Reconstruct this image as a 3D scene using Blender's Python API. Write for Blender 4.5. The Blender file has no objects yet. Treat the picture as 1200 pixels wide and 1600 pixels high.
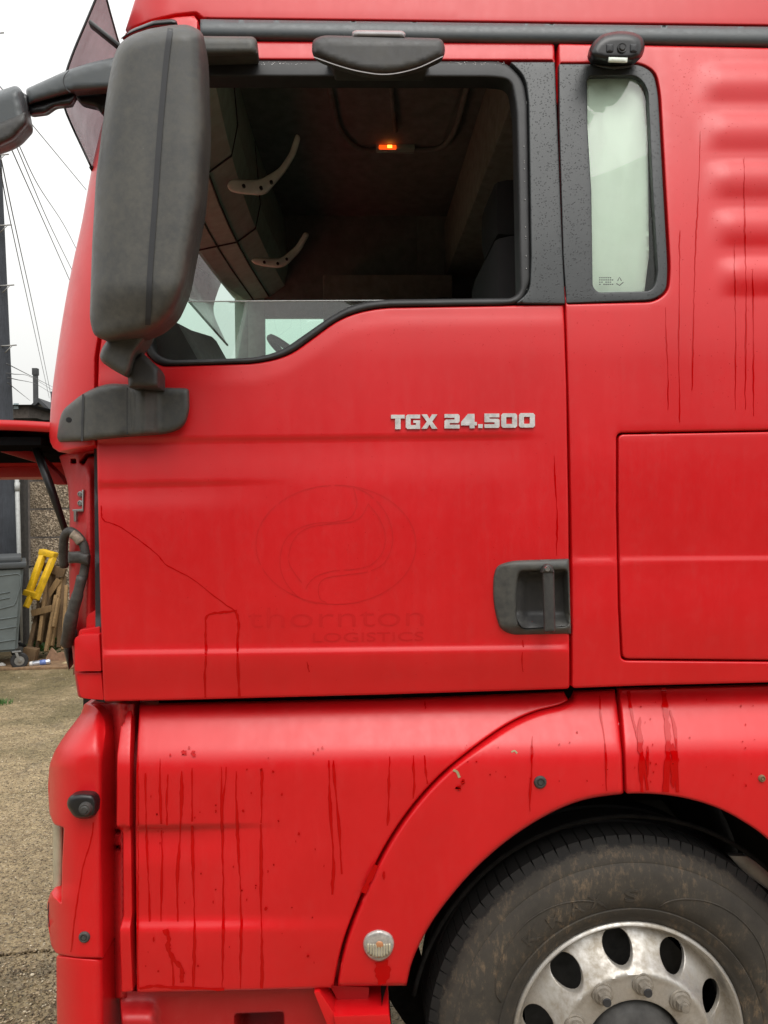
import bpy, bmesh, math, random
import numpy as np
from mathutils import Vector, Matrix
from mathutils.geometry import delaunay_2d_cdt
random.seed(7); rng = np.random.default_rng(7)
S = bpy.context.scene
C = S.collection
R = math.radians
# ------------------------------------------------------------------ camera
F = 1600*26/36.0
CAM = np.array([0.0, -1.75, 1.83])
YAW, ROLL = R(2.2), R(0.65)
fwd = np.array([math.sin(YAW), math.cos(YAW), 0.0])
r0 = np.array([math.cos(YAW), -math.sin(YAW), 0.0]); u0 = np.array([0, 0, 1.0])
rt = math.cos(ROLL)*r0 - math.sin(ROLL)*u0
up = math.sin(ROLL)*r0 + math.cos(ROLL)*u0
cd = bpy.data.cameras.new('camera'); cam = bpy.data.objects.new('camera', cd); C.objects.link(cam)
cd.sensor_fit = 'VERTICAL'; cd.sensor_height = 36; cd.lens = 26; cd.clip_start = 0.02; cd.clip_end = 3000
m = Matrix((( rt[0], up[0], -fwd[0], CAM[0]), (rt[1], up[1], -fwd[1], CAM[1]), (rt[2], up[2], -fwd[2], CAM[2]), (0, 0, 0, 1)))
cam.matrix_world = m
S.camera = cam
# ------------------------------------------------------------------ world, sun, exposure
SUN_EL, SUN_AZ = R(58), R(168)
wd = bpy.data.worlds.new('World'); S.world = wd; wd.use_nodes = True
nt = wd.node_tree; nt.nodes.clear()
sky = nt.nodes.new('ShaderNodeTexSky'); sky.sky_type = 'NISHITA'; sky.sun_disc = False
sky.sun_elevation = SUN_EL; sky.sun_rotation = SUN_AZ; sky.air_density = 1.0; sky.dust_density = 6.0; sky.ozone_density = 1.0
hs = nt.nodes.new('ShaderNodeHueSaturation'); hs.inputs['Saturation'].default_value = 0.07; hs.inputs['Value'].default_value = 1.0
nt.links.new(sky.outputs[0], hs.inputs['Color'])
mixw = nt.nodes.new('ShaderNodeMix'); mixw.data_type = 'RGBA'; mixw.inputs[0].default_value = 0.75      # cloud deck over the clear sky
nt.links.new(hs.outputs[0], mixw.inputs[6])
tc = nt.nodes.new('ShaderNodeTexCoord'); sp = nt.nodes.new('ShaderNodeSeparateXYZ'); nt.links.new(tc.outputs['Generated'], sp.inputs[0])
cr = nt.nodes.new('ShaderNodeValToRGB'); nt.links.new(sp.outputs[2], cr.inputs[0])
cr.color_ramp.elements[0].position = 0.0; cr.color_ramp.elements[0].color = (0.42, 0.423, 0.40, 1)
cr.color_ramp.elements[1].position = 1.0; cr.color_ramp.elements[1].color = (1.0, 1.0, 1.0, 1)
e = cr.color_ramp.elements.new(0.35); e.color = (0.72, 0.72, 0.705, 1)
mul = nt.nodes.new('ShaderNodeVectorMath'); mul.operation = 'SCALE'; mul.inputs[3].default_value = 12.0
nt.links.new(cr.outputs[0], mul.inputs[0]); nt.links.new(mul.outputs[0], mixw.inputs[7])
bg = nt.nodes.new('ShaderNodeBackground'); bg.inputs[1].default_value = 0.12
nt.links.new(mixw.outputs[2], bg.inputs[0])
wo = nt.nodes.new('ShaderNodeOutputWorld'); nt.links.new(bg.outputs[0], wo.inputs[0])
sl = bpy.data.lights.new('sun', 'SUN'); sl.energy = 1.15; sl.angle = R(40); sl.color = (1.0, 0.97, 0.92)
so = bpy.data.objects.new('sun', sl); C.objects.link(so)
sd = Vector((math.sin(SUN_AZ)*math.cos(SUN_EL), math.cos(SUN_AZ)*math.cos(SUN_EL), math.sin(SUN_EL)))
so.rotation_euler = sd.to_track_quat('Z', 'Y').to_euler()
S.view_settings.view_transform = 'Standard'; S.view_settings.look = 'None'
S.view_settings.exposure = 0.41; S.view_settings.gamma = 1.0; S.view_settings.use_curve_mapping = False
S.cycles.max_bounces = 8; S.cycles.transparent_max_bounces = 12

# ------------------------------------------------------------------ placing helpers
def ray(px, py):
    px = np.asarray(px, float); py = np.asarray(py, float)
    return fwd*F + (px-600)[..., None]*rt - (py-800)[..., None]*up
def W(px, py, Y):                                  # point seen at a pixel, on the vertical plane at depth Y
    d = ray(px, py); Y = np.asarray(Y, float)
    t = (Y-CAM[1])/d[..., 1]
    return CAM + d*t[..., None]
def atz(px, py, z):
    d = ray(px, py); t = (z-CAM[2])/d[..., 2]
    return CAM + d*t[..., None]
def V(a): return Vector([float(v) for v in a])

# ------------------------------------------------------------------ object helpers
def put(o, parent=None):
    C.objects.link(o)
    if parent is not None:
        o.parent = parent
        o.matrix_parent_inverse = Matrix.Translation(-parent.location) if parent.parent is None else Matrix.Identity(4)
    return o
def tag(o, label=None, cat=None, group=None, kind=None):
    if label: o['label'] = label
    if cat: o['category'] = cat
    if group: o['group'] = group
    if kind: o['kind'] = kind
    return o
def thing(name, label, cat, loc=(0, 0, 0), group=None):
    o = bpy.data.objects.new(name, None); o.empty_display_size = 0.1
    o.location = [float(v) for v in loc]; C.objects.link(o)
    return tag(o, label, cat, group)
def mesh_obj(name, verts, faces, mat, parent=None, smooth=True):
    me = bpy.data.meshes.new(name)
    me.from_pydata([tuple(map(float, v)) for v in verts], [], [tuple(map(int, f)) for f in faces])
    me.materials.append(mat)
    if smooth: me.polygons.foreach_set('use_smooth', [True]*len(me.polygons))
    me.update()
    o = bpy.data.objects.new(name, me)
    return put(o, parent)
def bm_obj(name, bm, mat, parent=None, smooth=False, sharp=None):
    bmesh.ops.recalc_face_normals(bm, faces=bm.faces)
    me = bpy.data.meshes.new(name); bm.to_mesh(me); bm.free(); me.materials.append(mat)
    if smooth:
        me.polygons.foreach_set('use_smooth', [True]*len(me.polygons))
        if sharp: me.set_sharp_from_angle(angle=R(sharp))
    o = bpy.data.objects.new(name, me)
    return put(o, parent)

def add_box(bm, c, s, rot=None, bevel=0.0):
    M = Matrix.Translation(V(c)) @ (rot.to_4x4() if rot else Matrix.Identity(4)) @ Matrix.Diagonal((s[0], s[1], s[2], 1))
    r = bmesh.ops.create_cube(bm, size=1.0, matrix=M)
    if bevel:
        es = list({e for v in r['verts'] for e in v.link_edges})
        bmesh.ops.bevel(bm, geom=es, offset=bevel, segments=2, affect='EDGES', profile=0.6)
def box(name, c, s, mat, parent=None, rot=None, bevel=0.004):
    bm = bmesh.new(); add_box(bm, c, s, rot, bevel)
    return bm_obj(name, bm, mat, parent, smooth=bevel > 0, sharp=35)
def box_between(name, a, b, w, h, mat, parent=None, bevel=0.003, upv=(0, 0, 1)):
    a, b = V(a), V(b); d = b-a; q = d.to_track_quat('X', 'Z')
    return box(name, (a+b)/2, (d.length, w, h), mat, parent, q.to_matrix(), bevel)
def tube_data(path, rad, n=10, caps=True):
    P = [V(p) for p in path]; vs = []; fs = []
    rads = rad if hasattr(rad, '__len__') else [rad]*len(P)
    T = [(P[min(i+1, len(P)-1)]-P[max(i-1, 0)]).normalized() for i in range(len(P))]
    a = Vector((0, 0, 1)) if abs(T[0].z) < 0.9 else Vector((1, 0, 0))
    u = T[0].cross(a).normalized()
    for i, p in enumerate(P):
        u = (u - T[i]*u.dot(T[i])).normalized(); v = T[i].cross(u)
        for k in range(n):
            t = 2*math.pi*k/n
            vs.append(p + rads[i]*(math.cos(t)*u + math.sin(t)*v))
    for i in range(len(P)-1):
        for k in range(n):
            fs.append((i*n+k, i*n+(k+1) % n, (i+1)*n+(k+1) % n, (i+1)*n+k))
    if caps:
        fs.append(tuple(range(n))[::-1]); fs.append(tuple(range((len(P)-1)*n, len(P)*n)))
    return vs, fs
def tube(name, path, rad, mat, parent=None, n=10):
    vs, fs = tube_data(path, rad, n)
    return mesh_obj(name, vs, fs, mat, parent)
def catmull(P, k=6):
    P = [np.array(p, float) for p in P]; out = []
    Q = [2*P[0]-P[1]]+P+[2*P[-1]-P[-2]]
    for i in range(1, len(Q)-2):
        for j in range(k):
            t = j/k; a, b, c, d = Q[i-1], Q[i], Q[i+1], Q[i+2]
            out.append(0.5*((2*b)+(-a+c)*t+(2*a-5*b+4*c-d)*t*t+(-a+3*b-3*c+d)*t**3))
    out.append(P[-1]); return out
def lathe_data(profile, c, n=96):                   # profile: (radius, y offset); axis along Y
    vs = []; fs = []
    for r, y in profile:
        for k in range(n):
            t = 2*math.pi*k/n; vs.append((c[0]+r*math.cos(t), c[1]+y, c[2]+r*math.sin(t)))
    for i in range(len(profile)-1):
        for k in range(n):
            fs.append((i*n+k, i*n+(k+1) % n, (i+1)*n+(k+1) % n, (i+1)*n+k))
    return vs, fs
def lathe(name, profile, c, mat, parent=None, n=96, rot=None):
    vs, fs = lathe_data(profile, (0, 0, 0) if rot else c, n)
    if rot: vs = [V(c) + rot @ Vector(v) for v in vs]
    o = mesh_obj(name, vs, fs, mat, parent)
    bm = bmesh.new(); bm.from_mesh(o.data); bmesh.ops.remove_doubles(bm, verts=bm.verts, dist=1e-6); bmesh.ops.recalc_face_normals(bm, faces=bm.faces)
    bm.to_mesh(o.data); bm.free(); o.data.set_sharp_from_angle(angle=R(40)); return o

# ---- 2D polygon helpers
def rnd(pts, r=8, seg=5):                           # fillet every corner; a point may carry its own radius as third value
    out = []; n = len(pts)
    for i in range(n):
        p = np.array(pts[i][:2], float); ri = pts[i][2] if len(pts[i]) > 2 else r
        a = np.array(pts[i-1][:2], float)-p; b = np.array(pts[(i+1) % n][:2], float)-p
        la, lb = np.linalg.norm(a), np.linalg.norm(b)
        if ri <= 0: out.append(tuple(p)); continue
        q = min(ri, la*0.48, lb*0.48)
        A, B = p+a/la*q, p+b/lb*q
        for k in range(seg+1):
            t = k/seg; out.append(tuple((1-t)**2*A+2*t*(1-t)*p+t*t*B))
    return out
def spl(pts, k=5, closed=False):
    return [tuple(p) for p in catmull(pts, k)]
def densify(poly, step):
    P = np.array(poly, float); out = []
    for i in range(len(P)):
        a, b = P[i], P[(i+1) % len(P)]; L = np.linalg.norm(b-a)
        if L < 1e-6: continue
        n = max(1, int(math.ceil(L/step)))
        for j in range(n): out.append(a+(b-a)*j/n)
    out = np.array(out); keep = [0]
    for i in range(1, len(out)):
        if np.linalg.norm(out[i]-out[keep[-1]]) > step*0.08: keep.append(i)
    return out[keep]
def inside(P, poly):
    x, y = P[:, 0], P[:, 1]; c = np.zeros(len(P), bool); n = len(poly)
    for i in range(n):
        x1, y1 = poly[i]; x2, y2 = poly[(i+1) % n]
        if y1 == y2: continue
        k = ((y1 > y) != (y2 > y)) & (x < (x2-x1)*(y-y1)/(y2-y1)+x1)
        c ^= k
    return c
def dist(P, loops):
    D = np.full(len(P), 1e9)
    for L in loops:
        A = L; B = np.roll(L, -1, axis=0)
        for a, b in zip(A, B):
            ab = b-a; l2 = ab.dot(ab)+1e-12
            t = np.clip(((P-a) @ ab)/l2, 0, 1)
            q = P-(a+t[:, None]*ab); d = np.sqrt((q*q).sum(1)); D = np.minimum(D, d)
    return D
def tri2d(outer, holes, step, edge, bstep=None, extra=None):
    loops = [densify(outer, bstep or step)] + [densify(h, bstep or step) for h in holes]
    pts = []; edges = []
    for L in loops:
        o = len(pts); pts += [tuple(p) for p in L]
        edges += [(o+i, o+(i+1) % len(L)) for i in range(len(L))]
    cand = []
    for fr in ((0.3, 0.65, 1.0) if edge > 0 else ()):
        for L in loops:
            nx = np.roll(L, -1, 0)-np.roll(L, 1, 0); nl = np.linalg.norm(nx, axis=1)+1e-9
            nn = np.stack([-nx[:, 1], nx[:, 0]], 1)/nl[:, None]
            for s in (1, -1):
                q = L+nn*s*edge*fr
                ok = inside(q, loops[0])
                for h in loops[1:]: ok &= ~inside(q, h)
                q = q[ok]
                if len(q):
                    dd = dist(q, loops); cand.append(q[dd > edge*fr*0.9])
    P0 = loops[0]; x0, y0 = P0.min(0); x1, y1 = P0.max(0)
    gx = np.arange(x0+step*0.37, x1, step); gy = np.arange(y0+step*0.41, y1, step*0.866)
    G = np.array([(x+(step/2 if j % 2 else 0), y) for j, y in enumerate(gy) for x in gx]) if len(gx) and len(gy) else np.zeros((0, 2))
    if extra is not None and len(extra): G = np.vstack([G, np.array(extra, float)])
    if len(G):
        ok = inside(G, loops[0])
        for h in loops[1:]: ok &= ~inside(G, h)
        G = G[ok]
        if extra is not None and len(extra) and len(G):
            E = np.array(extra, float); iso = np.zeros(len(G), bool); tmp = {tuple(e) for e in E}
            for i in range(len(G)):
                if tuple(G[i]) in tmp: iso[i] = True; continue
                iso[i] = not ((np.abs(E[:, 0]-G[i, 0]) < step*0.6) & (np.abs(E[:, 1]-G[i, 1]) < step*0.45)).any()
            G = G[iso]
        if len(G): G = G[dist(G, loops) > edge*1.15+step*0.3]; cand.append(G)
    for c in cand: pts += [tuple(p) for p in c]
    vo, eo, fo, _, _, _ = delaunay_2d_cdt([Vector(p) for p in pts], edges, [], 0, 1e-5)
    vo = np.array([(v.x, v.y) for v in vo]); fo = np.array([f for f in fo if len(f) == 3])
    cen = vo[fo].mean(1); ok = inside(cen, loops[0])
    for h in loops[1:]: ok &= ~inside(cen, h)
    fo = fo[ok]
    a, b, c = vo[fo[:, 0]], vo[fo[:, 1]], vo[fo[:, 2]]
    ar = (b[:, 0]-a[:, 0])*(c[:, 1]-a[:, 1])-(b[:, 1]-a[:, 1])*(c[:, 0]-a[:, 0])
    fo = fo[np.abs(ar) > 1e-7]; ar = ar[np.abs(ar) > 1e-7]
    fo[ar > 0] = fo[ar > 0][:, ::-1]                 # pixel y runs down: this winding faces the camera
    cnt = {}
    for f in fo:
        for i in range(3):
            k = (f[i], f[(i+1) % 3]); cnt[k] = 1
    bound = [k for k in cnt if (k[1], k[0]) not in cnt]
    return vo, fo, bound, loops
def sheet(name, outer, depth, mat, parent=None, holes=(), step=10, edge=4, drop=0.004, flange=0.03, bstep=None, extra=None, to3d=W):
    vo, fo, bd, loops = tri2d(outer, list(holes), step, edge, bstep, extra)
    d = dist(vo, loops) if edge > 0 else np.ones(len(vo))
    Y = depth(vo[:, 0], vo[:, 1]) if callable(depth) else np.full(len(vo), float(depth))
    if edge > 0:
        t = 1-np.clip(d/edge, 0, 1); Y = Y+drop*(1-np.sqrt(np.clip(1-t*t, 0, 1)))
    P = to3d(vo[:, 0], vo[:, 1], Y)
    verts = list(P); faces = [tuple(f) for f in fo]
    if flange:
        mp = {}
        for a, b in bd:
            for k in (a, b):
                if k not in mp: mp[k] = len(verts); verts.append(P[k]+np.array([0, flange, 0]))
        for a, b in bd: faces.append((b, a, mp[a], mp[b]))
    return mesh_obj(name, verts, faces, mat, parent)
def pillow(name, outer, Y0, front, back, r, mat, parent=None, step=8, power=2.0, shape=None, bstep=None, holes=()):
    vo, fo, bd, loops = tri2d(outer, list(holes), step, r*0.5, bstep)
    d = dist(vo, loops); t = 1-np.clip(d/r, 0, 1); h = np.power(np.clip(1-t**power, 0, 1), 1/power)
    y0 = Y0(vo[:, 0], vo[:, 1]) if callable(Y0) else np.full(len(vo), float(Y0))
    ex = shape(vo[:, 0], vo[:, 1])*h if shape else 0
    A = W(vo[:, 0], vo[:, 1], y0-front*h+ex); M0 = W(vo[:, 0], vo[:, 1], y0)
    B = M0.copy(); B[:, 1] += back*h
    n = len(vo); faces = [tuple(f) for f in fo]+[tuple(f+n)[::-1] for f in fo]
    for a, b in bd: faces.append((b, a, a+n, b+n))
    o = mesh_obj(name, list(A)+list(B), faces, mat, parent)
    bm = bmesh.new(); bm.from_mesh(o.data); bmesh.ops.remove_doubles(bm, verts=bm.verts, dist=1e-6)
    bm.to_mesh(o.data); bm.free(); return o
def prism(name, outer, Y0, Y1, mat, parent=None, bevel=0.003):   # pixel outline on plane Y0, pushed straight back to Y1
    P = W(np.array([p[0] for p in outer], float), np.array([p[1] for p in outer], float), Y0)
    bm = bmesh.new(); vs = [bm.verts.new(p) for p in P]; f = bm.faces.new(vs)
    r = bmesh.ops.extrude_face_region(bm, geom=[f])
    nv = [v for v in r['geom'] if isinstance(v, bmesh.types.BMVert)]
    for v in nv: v.co.y += Y1-Y0
    if bevel:
        bmesh.ops.recalc_face_normals(bm, faces=bm.faces)
        es = [e for e in bm.edges if len(e.link_faces) == 2 and e.calc_face_angle(0) > 0.6]
        bmesh.ops.bevel(bm, geom=es, offset=bevel, segments=2, affect='EDGES', profile=0.6, clamp_overlap=True)
    return bm_obj(name, bm, mat, parent, smooth=bevel > 0, sharp=40)
def ribbon_data(path, width, depth, off=0.0007, taper=True):
    P = np.array(path, float); vs = []; fs = []
    T = np.gradient(P, axis=0); T /= np.linalg.norm(T, axis=1)[:, None]+1e-9
    N = np.stack([-T[:, 1], T[:, 0]], 1)
    w = width if hasattr(width, '__len__') else np.full(len(P), float(width))
    L = P+N*w[:, None]/2; Q = P-N*w[:, None]/2
    for A in (L, Q):
        Y = depth(A[:, 0], A[:, 1]) if callable(depth) else np.full(len(A), float(depth))
        vs += list(W(A[:, 0], A[:, 1], Y-off))
    n = len(P)
    for i in range(n-1): fs.append((i, i+1, n+i+1, n+i))
    return vs, fs
def join_data(items):
    vs = []; fs = []
    for v, f in items:
        o = len(vs); vs += list(v); fs += [tuple(i+o for i in q) for q in f]
    return vs, fs

# ------------------------------------------------------------------ materials
def new_mat(name):
    mt = bpy.data.materials.new(name); mt.use_nodes = True
    n = mt.node_tree; b = n.nodes['Principled BSDF']; return mt, n, b
def noise(n, scale, detail=4, rough=0.6, vec=None, dim=None):
    t = n.nodes.new('ShaderNodeTexNoise'); t.inputs['Scale'].default_value = scale; t.inputs['Detail'].default_value = detail; t.inputs['Roughness'].default_value = rough
    if vec: n.links.new(vec, t.inputs['Vector'])
    return t.outputs['Fac']
def ramp(n, src, stops):
    r = n.nodes.new('ShaderNodeValToRGB'); n.links.new(src, r.inputs[0]); el = r.color_ramp.elements
    while len(el) < len(stops): el.new(0.5)
    for i, (p, c) in enumerate(stops):
        el[i].position = p; el[i].color = (c if hasattr(c, '__len__') else (c, c, c))+(1,) if not hasattr(c, '__len__') or len(c) == 3 else c
    return r.outputs['Color']
def mixc(n, fac, a, b, mode='MIX'):
    x = n.nodes.new('ShaderNodeMix'); x.data_type = 'RGBA'; x.blend_type = mode
    for s, v in ((0, fac), (6, a), (7, b)):
        if hasattr(v, 'is_linked') or isinstance(v, bpy.types.NodeSocket): n.links.new(v, x.inputs[s])
        else: x.inputs[s].default_value = v if s == 0 else tuple(v)+(1,)
    return x.outputs[2]
def bump(n, b, src, strength=0.2, dist_=0.001, prev=None):
    u = n.nodes.new('ShaderNodeBump'); u.inputs['Strength'].default_value = strength; u.inputs['Distance'].default_value = dist_
    n.links.new(src, u.inputs['Height'])
    if prev: n.links.new(prev, u.inputs['Normal'])
    n.links.new(u.outputs[0], b.inputs['Normal']); return u.outputs[0]
def objvec(n, scale=(1, 1, 1)):
    t = n.nodes.new('ShaderNodeTexCoord'); mp = n.nodes.new('ShaderNodeMapping'); mp.inputs['Scale'].default_value = scale
    n.links.new(t.outputs['Object'], mp.inputs['Vector']); return mp.outputs[0]
def simple(name, col, rough=0.5, metal=0.0, var=0.15, scale=20, bstr=0.15, bdist=0.0006, bscale=300, spec=0.5, coat=0.0):
    mt, n, b = new_mat(name); v = objvec(n)
    f = noise(n, scale, 5, 0.65, v)
    c = ramp(n, f, [(0.3, tuple(x*(1-var) for x in col)), (0.7, tuple(min(1, x*(1+var)) for x in col))])
    n.links.new(c, b.inputs['Base Color']); b.inputs['Roughness'].default_value = rough; b.inputs['Metallic'].default_value = metal
    b.inputs['Specular IOR Level'].default_value = spec; b.inputs['Coat Weight'].default_value = coat; b.inputs['Coat Roughness'].default_value = 0.2
    bump(n, b, noise(n, bscale, 3, 0.6, v), bstr, bdist); return mt

def red_mat(name, col=(0.63, 0.0042, 0.0075), rough=0.36, dirt=0.14, coat=0.22):
    mt, n, b = new_mat(name); v = objvec(n)
    big = noise(n, 2.2, 4, 0.6, v); fine = noise(n, 38, 6, 0.75, v)
    streak = noise(n, 6, 5, 0.7, objvec(n, (5, 1, 0.6)))
    c = mixc(n, ramp(n, big, [(0.35, 0.0), (0.65, 1.0)]), tuple(x*0.93 for x in col), (col[0]*1.05, col[1]*1.8, col[2]*1.6))
    d = ramp(n, mixc(n, 0.5, fine, streak), [(0.5, 0.0), (0.78, dirt)])
    c = mixc(n, d, c, (0.45, 0.07, 0.06))
    vo = n.nodes.new('ShaderNodeTexVoronoi'); vo.inputs['Scale'].default_value = 26; n.links.new(v, vo.inputs['Vector'])
    sp_ = ramp(n, vo.outputs['Distance'], [(0.0, 1.0), (0.045, 0.0)])
    gate = ramp(n, noise(n, 7, 2, 0.5, v), [(0.56, 0.0), (0.62, 0.7)])
    c = mixc(n, mixc(n, 1.0, sp_, gate, 'MULTIPLY'), c, (0.30, 0.09, 0.07))
    n.links.new(c, b.inputs['Base Color'])
    rr = ramp(n, mixc(n, 0.5, fine, streak), [(0.3, rough-0.06), (0.75, rough+0.14)])
    n.links.new(rr, b.inputs['Roughness'])
    b.inputs['Specular IOR Level'].default_value = 0.5; b.inputs['Coat Weight'].default_value = coat; b.inputs['Coat Roughness'].default_value = 0.28
    bump(n, b, noise(n, 420, 2, 0.5, v), 0.12, 0.0004); return mt
M = {}
M['red'] = red_mat('faded_red_paint')
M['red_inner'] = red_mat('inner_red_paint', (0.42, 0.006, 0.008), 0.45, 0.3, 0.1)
mt, n, b = new_mat('wet_red_streak'); b.inputs['Base Color'].default_value = (0.46, 0.0003, 0.001, 1); b.inputs['Roughness'].default_value = 0.12; b.inputs['Specular IOR Level'].default_value = 0.25
M['wet'] = mt
mt, n, b = new_mat('old_adhesive_outline'); b.inputs['Base Color'].default_value = (0.575, 0.0036, 0.006, 1); b.inputs['Roughness'].default_value = 0.5
M['ghost'] = mt

def plastic(name, col, rough, dirt=0.4, dirtcol=(0.16, 0.15, 0.12)):
    mt, n, b = new_mat(name); v = objvec(n)
    f = noise(n, 9, 6, 0.7, v); g = noise(n, 60, 4, 0.7, v)
    c = mixc(n, ramp(n, mixc(n, 0.4, f, g), [(0.42, 0.0), (0.7, dirt)]), col, dirtcol)
    vo = n.nodes.new('ShaderNodeTexVoronoi'); vo.inputs['Scale'].default_value = 45; n.links.new(v, vo.inputs['Vector'])
    s_ = ramp(n, vo.outputs['Distance'], [(0.0, 1.0), (0.06, 0.0)]); ga = ramp(n, noise(n, 11, 2, 0.5, v), [(0.55, 0.0), (0.65, 0.5)])
    c = mixc(n, mixc(n, 1.0, s_, ga, 'MULTIPLY'), c, (0.35, 0.34, 0.3))
    n.links.new(c, b.inputs['Base Color'])
    n.links.new(ramp(n, g, [(0.3, rough-0.08), (0.7, rough+0.12)]), b.inputs['Roughness'])
    bump(n, b, noise(n, 900, 2, 0.5, v), 0.35, 0.0005); return mt
M['grey'] = plastic('grey_textured_plastic', (0.048, 0.049, 0.047), 0.5, 0.5)
M['grey2'] = plastic('dark_grey_plastic', (0.034, 0.033, 0.033), 0.5, 0.25)
M['rail'] = plastic('grey_blue_trim', (0.062, 0.072, 0.078), 0.38, 0.15)
M['black'] = simple('black_plastic', (0.012, 0.012, 0.013), 0.35)
M['rubber'] = simple('black_rubber', (0.022, 0.022, 0.023), 0.55, var=0.3)
M['seam'] = simple('dark_seam', (0.02, 0.021, 0.024), 0.6)
M['hose'] = simple('dusty_black_hose', (0.05, 0.047, 0.043), 0.6, var=0.5, scale=60)
M['liner'] = simple('black_wheel_liner', (0.006, 0.0055, 0.005), 0.9, var=0.6, scale=30, bstr=0.6, bdist=0.004, bscale=60, spec=0.15)
M['steel'] = simple('grey_steel', (0.35, 0.35, 0.34), 0.45, 0.8)
M['chrome'] = simple('worn_chrome', (0.62, 0.61, 0.60), 0.25, 0.9, var=0.2, scale=60)
M['lamp_glass'] = simple('clouded_lamp_lens', (0.42, 0.38, 0.27), 0.15, coat=0.5)
M['white_plastic'] = simple('off_white_plastic', (0.74, 0.80, 0.72), 0.5)
M['clear_cap'] = simple('pale_grey_cap', (0.33, 0.31, 0.31), 0.35)
M['int_dark'] = simple('dark_cab_lining', (0.21, 0.225, 0.21), 0.85, var=0.2)
M['int_grey'] = simple('greenish_grey_cab_lining', (0.40, 0.56, 0.49), 0.8, var=0.15)
M['int_brown'] = simple('brown_cab_upholstery', (0.26, 0.235, 0.21), 0.9, var=0.25)
M['seat'] = simple('black_seat_fabric', (0.022, 0.020, 0.020), 0.9)
M['flapin'] = simple('matte_inner_red', (0.30, 0.012, 0.012), 1.0, spec=0.05)
M['foam'] = simple('black_foam', (0.010, 0.010, 0.011), 1.0, spec=0.0)
M['yellow'] = simple('yellow_plastic', (0.62, 0.37, 0.008), 0.45, var=0.25, scale=12)
M['silver'] = simple('silver_can', (0.6, 0.62, 0.68), 0.25, 0.7, var=0.1)
M['canblue'] = simple('blue_can_print', (0.12, 0.18, 0.42), 0.35)
M['cardboard'] = simple('wet_cardboard', (0.26, 0.15, 0.09), 0.85, var=0.3)
M['paleblock'] = simple('pale_wood_block', (0.36, 0.29, 0.16), 0.8, var=0.3)
M['boardbrown'] = simple('brown_board', (0.19, 0.115, 0.06), 0.8, var=0.4)
M['leaf'] = simple('green_leaf', (0.05, 0.13, 0.025), 0.5, var=0.4, scale=30)
M['litter'] = simple('white_litter', (0.6, 0.58, 0.55), 0.7)
M['binbody'] = simple('grey_bin_plastic', (0.115, 0.135, 0.135), 0.5, var=0.15, scale=6)
M['binlid'] = simple('dark_bin_lid', (0.05, 0.055, 0.058), 0.5)
M['post'] = simple('dark_stained_concrete', (0.055, 0.05, 0.045), 0.9, var=0.4, bstr=0.6, bdist=0.005, bscale=60)
M['pipe'] = simple('grey_plastic_pipe', (0.42, 0.43, 0.42), 0.45, var=0.15)
M['wire'] = simple('overhead_cable', (0.08, 0.08, 0.085), 0.6)
M['render_wall'] = simple('dull_render', (0.36, 0.32, 0.25), 0.9, var=0.2, scale=3)
M['slate'] = simple('dark_slate', (0.05, 0.052, 0.055), 0.8, var=0.3, scale=5)
M['dark_brick'] = simple('dark_brickwork', (0.085, 0.07, 0.06), 0.9, var=0.4, scale=6)
M['winpane'] = simple('pale_window_pane', (0.25, 0.32, 0.33), 0.1)
M['curtain'] = simple('white_curtain', (0.89, 1.0, 0.885), 0.85, var=0.03, scale=8, bstr=0.6, bdist=0.012, bscale=9)
M['foliage'] = simple('dark_foliage', (0.05, 0.075, 0.03), 0.7, var=0.5, scale=3)

def wood(name, col):
    mt, n, b = new_mat(name); v = objvec(n, (40, 40, 3)); f = noise(n, 2.5, 6, 0.7, v); g = noise(n, 5, 4, 0.6, objvec(n))
    c = ramp(n, f, [(0.25, tuple(x*0.5 for x in col)), (0.7, tuple(x*1.25 for x in col))])
    c = mixc(n, ramp(n, g, [(0.4, 0.0), (0.75, 0.6)]), c, tuple(x*0.45 for x in col))
    n.links.new(c, b.inputs['Base Color']); b.inputs['Roughness'].default_value = 0.85; bump(n, b, f, 0.5, 0.004); return mt
M['wood'] = wood('weathered_timber', (0.27, 0.165, 0.07)); M['wood2'] = wood('dark_timber', (0.15, 0.09, 0.042)); M['pole'] = wood('creosoted_pole', (0.050, 0.056, 0.068))
def glass(name, tint, refl=1.0, haze=0.0, rough=0.01, hazecol=(0.5, 0.55, 0.5), ior=1.7):
    mt, n, b = new_mat(name); n.nodes.remove(b); out = n.nodes['Material Output']
    tr = n.nodes.new('ShaderNodeBsdfTransparent'); tr.inputs[0].default_value = tuple(tint)+(1,)
    gl = n.nodes.new('ShaderNodeBsdfGlossy'); gl.inputs['Roughness'].default_value = rough; gl.inputs[0].default_value = (refl, refl, refl, 1)
    fr = n.nodes.new('ShaderNodeFresnel'); fr.inputs[0].default_value = ior
    mx = n.nodes.new('ShaderNodeMixShader'); n.links.new(fr.outputs[0], mx.inputs[0]); n.links.new(tr.outputs[0], mx.inputs[1]); n.links.new(gl.outputs[0], mx.inputs[2])
    last = mx.outputs[0]
    if haze:
        df = n.nodes.new('ShaderNodeBsdfDiffuse'); df.inputs[0].default_value = tuple(hazecol)+(1,)
        m2 = n.nodes.new('ShaderNodeMixShader')
        f = ramp(n, noise(n, 14, 5, 0.7, objvec(n)), [(0.3, haze*0.6), (0.7, haze*1.4)]); n.links.new(f, m2.inputs[0])
        n.links.new(last, m2.inputs[1]); n.links.new(df.outputs[0], m2.inputs[2]); last = m2.outputs[0]
    n.links.new(last, out.inputs[0]); return mt
M['glass'] = glass('green_tinted_glass', (0.86, 0.95, 0.90), haze=0.06)
M['screen_glass'] = glass('green_tinted_windscreen', (0.80, 0.94, 0.87), haze=0.02)
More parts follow.
